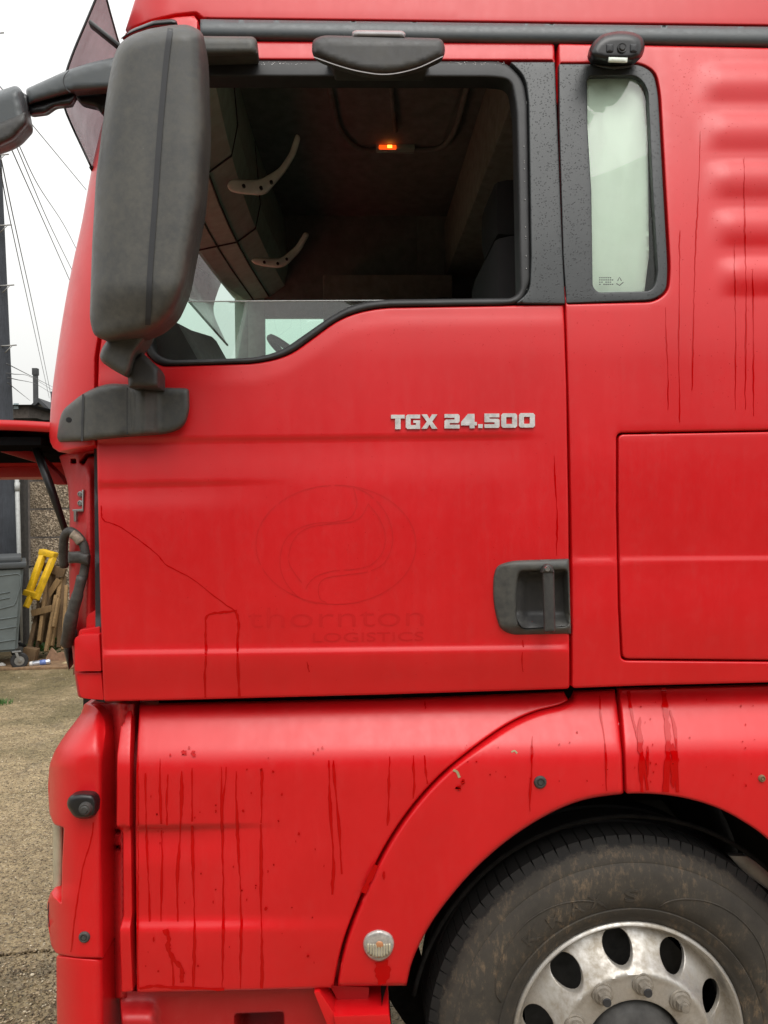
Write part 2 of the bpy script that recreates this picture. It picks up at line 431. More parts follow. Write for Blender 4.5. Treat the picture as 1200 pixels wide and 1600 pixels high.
M['pane'] = glass('green_quarter_glass', (0.965, 1.0, 0.965), haze=0.02, ior=1.4)
M['smoke'] = glass('smoked_visor_plastic', (0.30, 0.23, 0.25), haze=0.30, rough=0.25, hazecol=(0.26, 0.22, 0.22))

# black glass-look panel with rain drops
mt, n, b = new_mat('rain_spotted_black_panel'); v = objvec(n)
c = ramp(n, noise(n, 5, 3, 0.6, v), [(0.3, (0.034, 0.038, 0.040)), (0.7, (0.046, 0.050, 0.052))])
vo = n.nodes.new('ShaderNodeTexVoronoi'); vo.inputs['Scale'].default_value = 170; n.links.new(v, vo.inputs['Vector'])
dr = ramp(n, vo.outputs['Distance'], [(0.22, 1.0), (0.32, 0.0)])
gt = ramp(n, noise(n, 60, 3, 0.6, v), [(0.45, 0.0), (0.50, 1.0)])
dm = mixc(n, 1.0, dr, gt, 'MULTIPLY')
n.links.new(mixc(n, dm, c, (0.015, 0.016, 0.018)), b.inputs['Base Color'])
b.inputs['Roughness'].default_value = 0.42; bump(n, b, dm, 0.6, 0.001); M['dropblack'] = mt

# tyre rubber with mud
mt, n, b = new_mat('muddy_tyre_rubber'); v = objvec(n)
f = noise(n, 5, 7, 0.72, v); g = noise(n, 45, 5, 0.75, objvec(n, (1.6, 1, 0.7)))
c = ramp(n, f, [(0.3, (0.026, 0.023, 0.019)), (0.7, (0.064, 0.054, 0.042))])
mud = mixc(n, 1.0, ramp(n, f, [(0.46, 0.0), (0.62, 1.0)]), ramp(n, g, [(0.50, 0.0), (0.66, 0.75)]), 'MULTIPLY')
c = mixc(n, mud, c, (0.21, 0.145, 0.085))
sx_ = n.nodes.new('ShaderNodeSeparateXYZ'); n.links.new(v, sx_.inputs[0]); cb_ = n.nodes.new('ShaderNodeCombineXYZ'); n.links.new(sx_.outputs[0], cb_.inputs[0]); n.links.new(sx_.outputs[2], cb_.inputs[2])
ln_ = n.nodes.new('ShaderNodeVectorMath'); ln_.operation = 'LENGTH'; n.links.new(cb_.outputs[0], ln_.inputs[0])
ad_ = n.nodes.new('ShaderNodeMath'); ad_.operation = 'MULTIPLY_ADD'; n.links.new(noise(n, 28, 5, 0.8, v), ad_.inputs[0]); ad_.inputs[1].default_value = 0.045; n.links.new(ln_.outputs['Value'], ad_.inputs[2])
c = mixc(n, ramp(n, ad_.outputs[0], [(0.508, 0.0), (0.513, 1.0)]), c, (0.011, 0.010, 0.009))      # mud film stops short of the tread edge
n.links.new(c, b.inputs['Base Color']); b.inputs['Roughness'].default_value = 0.8; bump(n, b, g, 0.35, 0.003); M['tyre'] = mt
# dirty polished aluminium
mt, n, b = new_mat('dirty_polished_aluminium'); v = objvec(n)
f = noise(n, 9, 6, 0.7, v); g = noise(n, 70, 4, 0.7, v)
dfac = ramp(n, mixc(n, 0.35, f, g), [(0.36, 0.18), (0.62, 0.85)])
c = mixc(n, dfac, (0.72, 0.71, 0.69), (0.27, 0.225, 0.16))
n.links.new(c, b.inputs['Base Color']); n.links.new(ramp(n, dfac, [(0.0, 0.95), (0.8, 0.45)]), b.inputs['Metallic'])
n.links.new(ramp(n, dfac, [(0.0, 0.3), (0.8, 0.55)]), b.inputs['Roughness']); bump(n, b, g, 0.1, 0.001); M['alu'] = mt
M['clear_lens'] = simple('clear_lamp_lens', (0.42, 0.40, 0.37), 0.12, 0.3, var=0.3, scale=80, coat=0.8)
M['badge'] = simple('silver_badge', (0.66, 0.65, 0.64), 0.35, 0.35, var=0.25, scale=60)
M['nut'] = simple('dusty_wheel_nut', (0.27, 0.24, 0.20), 0.55, 0.3, var=0.3, scale=60)
M['hub'] = simple('dusty_black_hub', (0.05, 0.048, 0.045), 0.6, var=0.4, scale=30)

# concrete with exposed aggregate
def concrete(name):
    mt, n, b = new_mat(name)
    gnode = n.nodes.new('ShaderNodeNewGeometry'); v = gnode.outputs['Position']
    def vor(scale):
        t = n.nodes.new('ShaderNodeTexVoronoi'); t.inputs['Scale'].default_value = scale; n.links.new(v, t.inputs['Vector']); return t
    v1, v2 = vor(75), vor(28)
    base = ramp(n, noise(n, 9, 6, 0.7, v), [(0.3, (0.29, 0.205, 0.105)), (0.7, (0.50, 0.38, 0.21))])
    sc = n.nodes.new('ShaderNodeSeparateColor'); n.links.new(v1.outputs['Color'], sc.inputs[0])
    stone = ramp(n, sc.outputs[0], [(0.0, (0.12, 0.08, 0.045)), (0.45, (0.33, 0.23, 0.12)), (0.8, (0.48, 0.37, 0.22)), (1.0, (0.66, 0.56, 0.40))])
    near = ramp(n, v1.outputs['Distance'], [(0.25, 1.0), (0.55, 0.0)])
    c = mixc(n, mixc(n, 0.85, (0, 0, 0), near), base, stone)
    c = mixc(n, ramp(n, noise(n, 24, 5, 0.8, v), [(0.40, 0.5), (0.54, 0.0)]), c, (0.13, 0.088, 0.045))
    c = mixc(n, ramp(n, noise(n, 31, 4, 0.7, v), [(0.58, 0.0), (0.70, 0.7)]), c, (0.56, 0.43, 0.26))
    sc2 = n.nodes.new('ShaderNodeSeparateColor'); n.links.new(v2.outputs['Color'], sc2.inputs[0])
    big = mixc(n, 1.0, ramp(n, v2.outputs['Distance'], [(0.2, 1.0), (0.34, 0.0)]), ramp(n, sc2.outputs[1], [(0.72, 0.0), (0.76, 0.8)]), 'MULTIPLY')
    c = mixc(n, big, c, (0.42, 0.32, 0.20))
    sy_ = n.nodes.new('ShaderNodeSeparateXYZ'); n.links.new(v, sy_.inputs[0])
    mr_ = n.nodes.new('ShaderNodeMapRange'); n.links.new(sy_.outputs[1], mr_.inputs[0]); mr_.inputs[1].default_value = 2.6; mr_.inputs[2].default_value = 6.2; mr_.inputs[3].default_value = 0.0; mr_.inputs[4].default_value = 0.22
    am_ = n.nodes.new('ShaderNodeMath'); am_.operation = 'ADD'; n.links.new(mr_.outputs[0], am_.inputs[0]); n.links.new(noise(n, 1.6, 6, 0.7, v), am_.inputs[1])
    moss = ramp(n, am_.outputs[0], [(0.52, 0.0), (0.76, 0.8)])
    c = mixc(n, moss, c, (0.12, 0.095, 0.035))
    mr2 = n.nodes.new('ShaderNodeMapRange'); n.links.new(sy_.outputs[1], mr2.inputs[0]); mr2.inputs[1].default_value = 1.25; mr2.inputs[2].default_value = 1.6; mr2.inputs[3].default_value = 0.13; mr2.inputs[4].default_value = 0.0
    aw_ = n.nodes.new('ShaderNodeMath'); aw_.operation = 'ADD'; n.links.new(mr2.outputs[0], aw_.inputs[0]); n.links.new(noise(n, 2.6, 6, 0.7, v), aw_.inputs[1])
    wet = ramp(n, aw_.outputs[0], [(0.56, 0.0), (0.74, 0.65)])
    c = mixc(n, wet, c, (0.075, 0.065, 0.05))
    n.links.new(c, b.inputs['Base Color']); n.links.new(ramp(n, wet, [(0.0, 0.62), (0.5, 0.28)]), b.inputs['Roughness'])
    v3 = vor(42); lump = ramp(n, v3.outputs['Distance'], [(0.0, 1.0), (0.6, 0.0)])
    b1_ = bump(n, b, mixc(n, 0.5, near, noise(n, 120, 4, 0.7, v)), 1.0, 0.012)
    bump(n, b, lump, 0.8, 0.016, b1_); return mt
M['concrete'] = concrete('exposed_aggregate_concrete')
M['earth'] = simple('dark_damp_earth', (0.07, 0.06, 0.035), 0.9, var=0.4, scale=8, bstr=0.5, bdist=0.01, bscale=50)
mt, n, b = new_mat('pebbledash'); v = objvec(n)
vo = n.nodes.new('ShaderNodeTexVoronoi'); vo.inputs['Scale'].default_value = 55; n.links.new(v, vo.inputs['Vector'])
sc = n.nodes.new('ShaderNodeSeparateColor'); n.links.new(vo.outputs['Color'], sc.inputs[0])
c = ramp(n, sc.outputs[0], [(0.0, (0.06, 0.042, 0.028)), (0.5, (0.21, 0.155, 0.10)), (1.0, (0.50, 0.40, 0.29))])
n.links.new(mixc(n, ramp(n, noise(n, 3, 5, 0.7, v), [(0.4, 0.0), (0.7, 0.5)]), c, (0.10, 0.085, 0.06)), b.inputs['Base Color'])
b.inputs['Roughness'].default_value = 0.85; bump(n, b, vo.outputs['Distance'], 0.9, 0.01); M['pebble'] = mt
def emis(name, col, s):
    mt, n, b = new_mat(name); b.inputs['Base Color'].default_value = (0.3, 0.05, 0.02, 1); b.inputs['Emission Color'].default_value = tuple(col)+(1,); b.inputs['Emission Strength'].default_value = s; return mt
M['lit'] = emis('orange_lit_lamp', (1.0, 0.07, 0.005), 1.3); M['litcore'] = emis('bright_orange_lamp_core', (1.0, 0.28, 0.03), 4.5)

# ================================================================== THE SETTING
gm = bmesh.new(); bmesh.ops.create_grid(gm, x_segments=8, y_segments=8, size=900)
ground = bm_obj('ground', gm, M['earth']); ground.location = (0, 0, -0.09); tag(ground, kind='structure')
slab_rot = Matrix.Rotation(R(7), 3, 'Z'); p0 = V(atz(20, 1491, 0)); first = None
bm = bmesh.new(); add_box(bm, (0, 0, -0.05), (11.388, 1.888, 0.1), bevel=0.006); slab_me = None
for j in range(-5, 5):
    for i in range(-1, 2):
        if slab_me is None:
            o = bm_obj('concrete_slab', bm, M['concrete'], ground); slab_me = o.data
        else: o = put(bpy.data.objects.new('concrete_slab', slab_me), ground)
        q = p0 + slab_rot @ Vector((i*11.4+2.6, (j+0.5)*1.9, 0))
        if q.y > 6.6 and True: pass
        o.location = (q.x, q.y, random.uniform(-0.004, 0.004)); o.rotation_euler = (random.uniform(-0.001, 0.001), random.uniform(-0.001, 0.001), R(7))
        o.matrix_parent_inverse = Matrix.Translation((0, 0, 0.09))
# loose stones
vs = []; fs = []
ico = bmesh.new(); bmesh.ops.create_icosphere(ico, subdivisions=1, radius=1); iv = np.array([v.co[:] for v in ico.verts]); jf = [[v.index for v in f.verts] for f in ico.faces]; ico.free()
for k in range(7000):
    px = random.uniform(-160, 190); py = 1052+560*random.random()**0.8
    g = atz(px, py, 0.0); r = random.uniform(0.0018, 0.0055)*(2.0 if random.random() < 0.03 else 1)
    sc_ = np.array([random.uniform(0.7, 1.3), random.uniform(0.7, 1.3), random.uniform(0.35, 0.7)])*r
    a = random.random()*6.28; co, si = math.cos(a), math.sin(a)
    p = iv*sc_*(1+rng.uniform(-0.2, 0.2, (len(iv), 1))); p = np.stack([p[:, 0]*co-p[:, 1]*si, p[:, 0]*si+p[:, 1]*co, p[:, 2]], 1)+g+np.array([0, 0, 0.004])
    o_ = len(vs); vs += list(p); fs += [tuple(i+o_ for i in f) for f in jf]
mt, n, b = new_mat('loose_stone'); gn = n.nodes.new('ShaderNodeNewGeometry')
n.links.new(ramp(n, gn.outputs['Random Per Island'], [(0.0, (0.08, 0.055, 0.035)), (0.5, (0.25, 0.175, 0.095)), (0.85, (0.42, 0.32, 0.2)), (1.0, (0.66, 0.57, 0.42))]), b.inputs['Base Color']); b.inputs['Roughness'].default_value = 0.75
tag(mesh_obj('loose_gravel', vs, fs, mt, smooth=False), 'fine loose stones strewn over the concrete yard', 'gravel', kind='stuff')

# ================================================================== BACKGROUND THINGS
def G(px, py): return atz(px, py, 0.0)
yb = bpy.data.objects.new('unseen_dark_building', None); C.objects.link(yb); yb.location = (2, -13, 0); tag(yb, kind='structure')  # unseen building added behind the camera to darken the paint's lower reflections
ybw = box('unseen_building_wall', (0, -3, 2.3), (46, 6, 4.6), M['dark_brick'], None, None, 0); ybw.parent = yb
ybr = box('unseen_building_roof', (0, -3, 4.75), (47, 7, 0.3), M['slate'], None, None, 0); ybr.parent = yb
for k in range(8):
    o = box('unseen_building_door', (-19+5.4*k, 0.03, 1.6), (2.8, 0.06, 3.2), M['post'], None, None, 0); o.parent = yb
# --- pebbledash panel wall
WY = G(70, 1005)[1]
wall = thing('panel_wall', 'pebbledash concrete panel wall behind the grey bin and scrap timber', 'wall', (-4.5, WY, 0))
zs = [W(70, y, WY)[2] for y in (751, 796, 840, 884)]; pitch = (zs[0]-zs[3])/3
xl = W(38, 800, WY)[0]; PW = 1.75
bm = bmesh.new(); add_box(bm, (0, 0.03, 0), (PW-0.10, 0.06, pitch-0.026), bevel=0.006); pm = None
nrow = int(zs[3]//pitch)+1
for i in range(-6, 7):
    for j in range(-nrow, 4):
        z = zs[3]+(j+0.5)*pitch
        if z < 0 or z > 2.75: continue
        if pm is None: o = bm_obj('panel', bm, M['pebble'], wall, smooth=True, sharp=40); pm = o.data
        else: o = put(bpy.data.objects.new('panel', pm), wall)
        o.location = (xl+(i+0.5)*PW+0.03, WY+random.uniform(-.004, .004), z)
bm = bmesh.new(); add_box(bm, (0, 0, 1.34), (0.12, 0.13, 2.68), bevel=0.01); pm = None
for i in range(-6, 8):
    if pm is None: o = bm_obj('wall_post', bm, M['post'], wall, smooth=True, sharp=40); pm = o.data
    else: o = put(bpy.data.objects.new('wall_post', pm), wall)
    o.location = (xl+i*PW-0.03, WY, 0)
# --- pipe
PY0 = WY-0.30
p = W(29.5, 870, PY0-0.02)
pipe = thing('drain_pipe', 'pale grey plastic pipe standing between the dark pole and the panel wall', 'pipe', (p[0], p[1], 0))
tube('pipe_shaft', [(p[0]+0.01, p[1], 0.02), (p[0], p[1], 1.4), (p[0]-0.02, p[1], 2.62)], 0.030, M['pipe'], pipe, 12)
tube('pipe_collar', [(p[0]-.012, p[1], 2.18), (p[0]-.012, p[1], 2.30)], 0.036, M['pipe'], pipe, 12)
# --- wooden utility pole
PY = WY-0.30
a0 = W(15, 872, PY); a1 = W(-8, 300, PY); dirp = (a1-a0)/(a1[2]-a0[2])
base = a0-dirp*a0[2]; top = base+dirp*9.2
pole = thing('utility_pole', 'tall dark wooden utility pole rising behind the grey bin', 'pole', base)
tube('pole_shaft', [base+dirp*z for z in (0, 2, 4, 6, 9.2)], [0.135, 0.125, 0.115, 0.105, 0.09], M['pole'], pole, 20)
for i, y in enumerate((-60, 60, 150, 248, 357, 450, 543)):
    q = W(-4 if y < 300 else 5, y, PY); c = base+dirp*q[2]
    tube('pole_bracket', [c+np.array([0.0, -0.09, 0]), c+np.array([0.12, -0.11, 0.0]), c+np.array([0.26, -0.11, 0.01])], 0.010, M['steel'], pole, 6)
    tube('pole_bracket_stay', [c+np.array([0.20, -0.11, 0]), c+np.array([0.10, -0.11, -0.10])], 0.007, M['steel'], pole, 6)
# --- wires
def wire(pts, label, r=0.008, sag=0.0):
    P = [W(x, y, Y) for x, y, Y in pts]
    P = catmull(P, 6) if len(P) > 2 else [P[0]+(P[-1]-P[0])*t/10+np.array([0, 0, -sag*4*(t/10)*(1-t/10)]) for t in range(11)]
    vs, fs = tube_data(P, r, 5); o = mesh_obj('overhead_wire', vs, fs, M['wire'])
    tag(o, label, 'wire', 'thin overhead wires against the white sky')
wire([(-30, 100, 8), (48, 192, 11), (135, 297, 16)], 'single thin wire rising highest beside the sun visor', 0.008)
wire([(-10, 160, 7), (15, 226, 9), (70, 350, 14), (112, 445, 20)], 'slack wire left of the close pair below the front mirror', 0.009)
wire([(-10, 150, 7), (26, 219, 9), (60, 290, 12), (99, 350, 17), (125, 400, 22)], 'right hand wire of the close bunch under the front mirror', 0.008)
wire([(-12, 150, 7), (24, 225, 9), (75, 345, 14), (114, 425, 20)], 'middle wire of the close bunch under the front mirror', 0.008)
wire([(0, 262, 6.5), (17, 350, 9), (50, 500, 16), (77, 622, 30)], 'left long wire falling from the pole brackets to the far roofs', 0.007)
wire([(2, 250, 6.5), (25, 359, 9), (58, 510, 16), (84, 640, 30)], 'right long wire falling from the pole brackets to the far roofs', 0.007)
wire([(10, 568, 7), (85, 606, 30)], 'uppermost low wire crossing the far chimney stack', 0.006)
wire([(10, 583, 7), (52, 591, 20), (95, 618, 34)], 'low wire touching the middle of the far chimney stack', 0.006)
wire([(12, 590, 7), (60, 602, 22), (92, 622, 34)], 'lowest slack wire crossing the far chimney stack', 0.006)
wire([(12, 598, 7), (47, 626, 30)], 'short steep wire running down to the dark far roof', 0.006)
# --- far houses
def house(name, label, x0, x1, ytop, yeave, Y, wallm, roofm, gable=True, depth=7):
    a = W(x0, yeave, Y); b_ = W(x1, yeave, Y); t = W((x0+x1)/2, ytop, Y); ze = a[2]; zt = t[2]
    h = thing(name, label, 'house', ((a[0]+b_[0])/2, Y, 0))
    xa, xb, xm = a[0], b_[0], (a[0]+b_[0])/2
    if gable:
        vs = [(xa, Y, 0), (xb, Y, 0), (xb, Y, ze), (xm, Y, zt), (xa, Y, ze)]
        vs += [(v[0], Y+depth, v[2]) for v in vs]
        mesh_obj('wall', vs, [(0, 1, 2, 3, 4), (9, 8, 7, 6, 5), (0, 4, 9, 5), (1, 6, 7, 2)], wallm, h, False)
        o = 0.35
        vs = []
        for yy in (Y-0.3, Y+depth+0.3):
            vs += [(xa-o, yy, ze-0.15), (xm, yy, zt+0.12), (xb+o, yy, ze-0.15), (xb+o, yy, ze-0.35), (xm, yy, zt-0.08), (xa-o, yy, ze-0.35)]
        mesh_obj('roof', vs, [(0, 1, 4, 5), (1, 2, 3, 4), (0, 6, 7, 1), (1, 7, 8, 2), (5, 4, 10, 11), (4, 3, 9, 10), (2, 8, 9, 3), (0, 5, 11, 6), (11, 10, 7, 6), (10, 9, 8, 7)], roofm, h, False)
    else:
        mesh_obj('wall', [(xa, Y, 0), (xb, Y, 0), (xb, Y, ze), (xa, Y, ze), (xa, Y+depth, 0), (xb, Y+depth, 0), (xb, Y+depth, ze), (xa, Y+depth, ze)],
                 [(0, 1, 2, 3), (7, 6, 5, 4), (0, 3, 7, 4), (1, 5, 6, 2)], wallm, h, False)
        mesh_obj('roof', [(xa-.3, Y-.3, ze), (xb+.3, Y-.3, ze), (xb-.6, Y+depth/2, zt), (xa+.6, Y+depth/2, zt), (xa-.3, Y+depth+.3, ze), (xb+.3, Y+depth+.3, ze)],
                 [(0, 1, 2, 3), (3, 2, 5, 4), (0, 3, 4), (1, 5, 2), (0, 4, 5, 1)], roofm, h, False)
    return h
h = house('terraced_house', 'dark slate roofed house with a pale window beside the pole', 10, 43, 623, 634, 30, M['dark_brick'], M['slate'], False)
for x in (22,):
    f = prism('window', [(x-1, 630), (x+6.5, 630), (x+6.5, 639), (x-1, 639)], 29.93, 29.98, M['winpane'], h, 0)
h = house('gabled_house', 'pale rendered gable house below the far chimney stack', 46, 82, 627, 647, 34, M['render_wall'], M['slate'])
h2 = house('low_outbuilding', 'low dark shed in front of the far gable house', 20, 50, 651, 655, 26, M['dark_brick'], M['slate'], False, 4)
h3 = house('brick_outhouse', 'small brick outhouse at the foot of the gable house', 58, 110, 652, 658, 27, M['dark_brick'], M['slate'], False, 4)
house('distant_house', 'wide slate roofed house hidden mostly behind the truck nose', 88, 150, 615, 640, 40, M['dark_brick'], M['slate'])
c0 = W(56, 632, 37); c1 = W(56, 584, 37)
ch = thing('chimney_stack', 'tall narrow grey chimney stack above the gable house', 'chimney', (c0[0], c0[1], 0))
box('stack_shaft', (c0[0], 37, c1[2]/2), (0.20, 0.20, c1[2]), M['slate'], ch, bevel=0.01)
ch.children[0].scale = (1, 1, 1)
box('stack_cap', (c0[0], 37, c1[2]+0.1), (0.26, 0.26, 0.35), M['slate'], ch, bevel=0.01)
q = W(81.5, 612, 33); tag(tube('far_pole', [(q[0], 33, 0), (q[0], 33, q[2])], 0.07, M['pole'], None, 8), 'small distant wooden pole beside the truck nose', 'pole')

# --- grey bin
BY = G(30, 1044)[1]-0.05
def bx(px, py, dy=0): return W(px, py, BY+dy)
binr = thing('wheeled_bin', 'grey four wheeled refuse bin in front of the dark pole', 'bin', (bx(37, 886)[0], BY, 0))
tr_ = bx(37, 886); br_ = bx(28, 1018); xw = 1.25; dpt = 1.0
xa, xb = tr_[0]-xw, br_[0]-xw+0.10
vs = []
for (xr, xl_, z, y0, y1) in ((br_[0], xb+.0, br_[2], BY+0.05, BY+dpt-0.05), (tr_[0], xa, tr_[2], BY, BY+dpt)):
    vs += [(xl_, y0, z), (xr, y0, z), (xr, y1, z), (xl_, y1, z)]
bmn = bmesh.new(); bv = [bmn.verts.new(v) for v in vs]
for f in ((0, 1, 2, 3), (7, 6, 5, 4), (0, 4, 5, 1), (1, 5, 6, 2), (2, 6, 7, 3), (3, 7, 4, 0)): bmn.faces.new([bv[i] for i in f])
bmesh.ops.bevel(bmn, geom=list(bmn.edges), offset=0.03, segments=3, affect='EDGES')
body = bm_obj('bin_body', bmn, M['binbody'], binr, True, 40)
def bin_rib(pts, w=0.014):
    P = [W(x, y, BY+0.05*(y-886)/132-0.003) for x, y in pts]; tube('bin_rib', P, w*0.5, M['binbody'], body, 6)
bin_rib([(-60, 905), (28, 896), (33, 899), (33, 915), (27, 940), (24, 945), (-60, 965)])
for y in (924, 933): bin_rib([(-60, y+12), (18, y)])
for y in (965, 980, 1000): bin_rib([(-60, y+8), (29, y-2)])
cx = (tr_[0]+xa)/2
bmn = bmesh.new(); add_box(bmn, (cx, BY+dpt/2, tr_[2]+0.025), (xw+0.07, dpt+0.07, 0.07), bevel=0.02); add_box(bmn, (cx, BY+dpt/2, tr_[2]+0.09), (xw-0.04, dpt-0.05, 0.07), bevel=0.03)
bm_obj('bin_lid', bmn, M['binlid'], binr, True, 40)
wc = bx(31, 1030); 
for sx, sy in ((0, 0), (0, 0.75), (-1.0, 0), (-1.0, 0.75)):
    c = (wc[0]+sx, wc[1]+0.03+sy, 0.10)
    wv = lathe('castor_wheel', [(0.0, -0.02), (0.06, -0.02), (0.062, -0.026), (0.09, -0.026), (0.1, -0.012), (0.1, 0.012), (0.09, 0.026), (0.0, 0.02)], c, M['rubber'], binr, 28)
    lathe('castor_hub', [(0.0, -0.030), (0.02, -0.030), (0.025, -0.024), (0.055, -0.022), (0.058, -0.015)], c, M['steel'], wv, 20)
    bmn = bmesh.new(); add_box(bmn, (c[0]-0.015, c[1]-0.036, 0.15), (0.03, 0.006, 0.13), Matrix.Rotation(R(-18), 3, 'Y'), 0.002); add_box(bmn, (c[0]-0.03, c[1], 0.212), (0.10, 0.09, 0.012), None, 0.003)
    bm_obj('castor_fork', bmn, M['steel'], binr, True, 40)
binr.rotation_euler.z = R(24)
# --- rubbish by the wall
def plank(px0, py0, px1, py1, Y0, Y1, w, t, mat, label, name='timber_plank'):
    a = W(px0, py0, Y0); b_ = W(px1, py1, Y1)
    o = box_between(name, a, b_, t, w, mat, None, 0.006)
    tag(o, label, 'plank', 'scrap timber leaning on the panel wall'); return o
RY = G(70, 1020)[1]
plank(62, 1003, 75, 900, RY-0.55, RY-0.15, 0.11, 0.04, M['wood'], 'split board leaning left of the pile under the yellow frame')
plank(44, 1022, 62, 945, RY-0.6, RY-0.25, 0.06, 0.05, M['wood2'], 'dark batten at the left end of the timber pile beside the bin')
plank(80, 1010, 96, 903, RY-0.5, RY-0.12, 0.075, 0.05, M['wood'], 'longest pale brown board in the middle of the timber pile')
plank(92, 1012, 101, 900, RY-0.42, RY-0.1, 0.06, 0.05, M['wood2'], 'greyish board at the right end of the timber pile')
plank(56, 1025, 78, 925, RY-0.5, RY-0.2, 0.05, 0.05, M['wood2'], 'thin dark batten crossing low in the timber pile')
plank(50, 958, 82, 950, RY-0.45, RY-0.42, 0.08, 0.08, M['wood'], 'short chunky offcut lying across the leaning timber')
plank(68, 885, 102, 895, RY-0.2, RY-0.18, 0.11, 0.09, M['wood2'], 'rough log end lying across the top of the timber pile')
plank(38, 1020, 58, 1024, RY-0.7, RY-0.7, 0.16, 0.12, M['wood2'], 'dark stub of timber standing beside the bin wheel')
plank(70, 965, 84, 890, RY-0.3, RY-0.15, 0.09, 0.03, M['wood2'], 'broken board tucked behind the pile below the log end')
plank(84, 980, 92, 935, RY-0.55, RY-0.4, 0.07, 0.03, M['wood'], 'short splintered board in front of the pale brown board')
plank(72, 1018, 88, 930, RY-0.62, RY-0.35, 0.05, 0.04, M['wood'], 'narrow pale stick leaning in front of the timber pile')
plank(58, 995, 60, 930, RY-0.35, RY-0.2, 0.07, 0.03, M['wood2'], 'short dark board behind the yellow frame foot')
plank(98, 1015, 104, 915, RY-0.5, RY-0.2, 0.06, 0.04, M['wood'], 'grey brown board half hidden behind the truck nose')
plank(66, 945, 92, 905, RY-0.25, RY-0.2, 0.07, 0.05, M['wood'], 'slanting offcut wedged under the log end')
plank(66, 1010, 84, 898, RY-0.12, RY-0.02, 0.16, 0.03, M['wood2'], 'wide dark board standing at the back of the timber pile')
plank(90, 1012, 92, 905, RY-0.12, RY-0.02, 0.14, 0.03, M['wood2'], 'wide dark board at the back right of the timber pile')
plank(54, 1014, 70, 960, RY-0.2, RY-0.1, 0.12, 0.03, M['wood2'], 'wide short dark board at the back left of the timber pile')
# yellow frame
yf = thing('yellow_frame', 'bright yellow plastic frame leaning on the scrap timber by the bin', 'frame', W(45, 945, RY-0.5))
YA, YB = RY-0.55, RY-0.2
def yp(x, y): return W(x, y, YA+(YB-YA)*(945-y)/90)
for nm, (p1, p2), w in (('frame_side', ((44, 930), (69, 862)), 0.075), ('frame_side', ((56, 936), (83, 872)), 0.065), ('frame_end', ((40, 925), (57, 930)), 0.10), ('frame_end', ((65, 862), (86, 868)), 0.12), ('frame_foot', ((48, 932), (41, 948)), 0.05)):
    a, b_ = V(yp(*p1)), V(yp(*p2)); q = (b_-a).to_track_quat('X', 'Y'); box(nm, (a+b_)/2, ((b_-a).length+0.02, 0.07 if nm != 'frame_end' else 0.07, w), M['yellow'], yf, q.to_matrix(), 0.008)
# board strip, can, card, block, litter, weed
e0 = G(-60, 1049); e1 = G(112, 1047)
tag(box('ground_board', ((e0[0]+e1[0])/2, e0[1]+0.28, 0.014), (e1[0]-e0[0], 0.55, 0.028), M['boardbrown'], None, Matrix.Rotation(R(1.5), 3, 'Z'), 0.004), 'brown weathered board lying flat on the yard in front of the scrap', 'board')
c = G(62, 1044)+np.array([0, 0.06, 0.055]); dv = Vector((0.9, 0.25, 0.06)).normalized()
can = thing('spray_can', 'silver and blue spray can lying on the brown ground board', 'can', c)
ps = [V(c)+dv*t for t in (-0.10, -0.098, 0.085, 0.095, 0.10)]
tube('can_body', ps, [0.028, 0.032, 0.032, 0.028, 0.014], M['silver'], can, 16); tube('can_band', [V(c)+dv*t for t in (-0.02, 0.05)], 0.0326, M['canblue'], can, 16)
tube('can_cap', [V(c)+dv*t for t in (-0.135, -0.128, -0.10)], [0.022, 0.028, 0.029], M['litter'], can, 14)
k0 = G(88, 1043)
prv = W(np.array([70., 80, 88, 96, 104, 109, 108, 72]), np.array([1032., 1012, 1021, 1018, 1024, 1036, 1040, 1038]), k0[1]+0.30)
vs = list(prv)+[p+np.array([0.0, 0.05, -0.01]) for p in prv]; nn_ = len(prv)
tag(mesh_obj('cardboard_scrap', vs, [tuple(range(nn_)), tuple(range(nn_, 2*nn_))[::-1]]+[(i, (i+1) % nn_, nn_+(i+1) % nn_, nn_+i) for i in range(nn_)], M['cardboard'], None, False), 'torn brown cardboard scrap propped against the timber foot', 'cardboard')
tag(prism('wood_block', [(78, 1038), (105, 1036), (106, 1047), (78, 1048)], k0[1]+0.10, k0[1]+0.22, M['paleblock'], None, 0.006), 'pale yellowish block beside the spray can', 'block')
tag(pillow('white_rag', rnd([(-14, 1036), (4, 1035), (10, 1040), (6, 1048), (-14, 1049)], 3), k0[1]+0.05, 0.03, 0.05, 5, M['litter'], None, 3), 'crumpled white rag on the board at the left edge', 'litter')
vs = []; fs = []
def leafset(c, n_, rad, size, hgt):
    out = []
    for i in range(n_):
        a = random.random()*6.28; r = rad*random.random()**0.5; L = size*random.uniform(0.6, 1.2); t = random.uniform(0.2, 1.1)
        b0 = np.array(c)+np.array([math.cos(a)*r, math.sin(a)*r*0.6, hgt*random.random()])
        d = np.array([math.cos(a)*math.cos(t), math.sin(a)*math.cos(t), math.sin(t)]); s = np.array([-math.sin(a), math.cos(a), 0])
        out.append(([b0, b0+d*L*0.5+s*L*0.3, b0+d*L+np.array([0, 0, -L*0.25]), b0+d*L*0.5-s*L*0.3], [(0, 1, 2), (0, 2, 3)]))
    return join_data(out)
v_, f_ = leafset(G(76, 1024)+np.array([0, -0.12, 0.03]), 90, 0.20, 0.13, 0.16)
tag(mesh_obj('weed', v_, f_, M['leaf'], None, False), 'broad leaved green weed growing at the foot of the timber', 'weed')
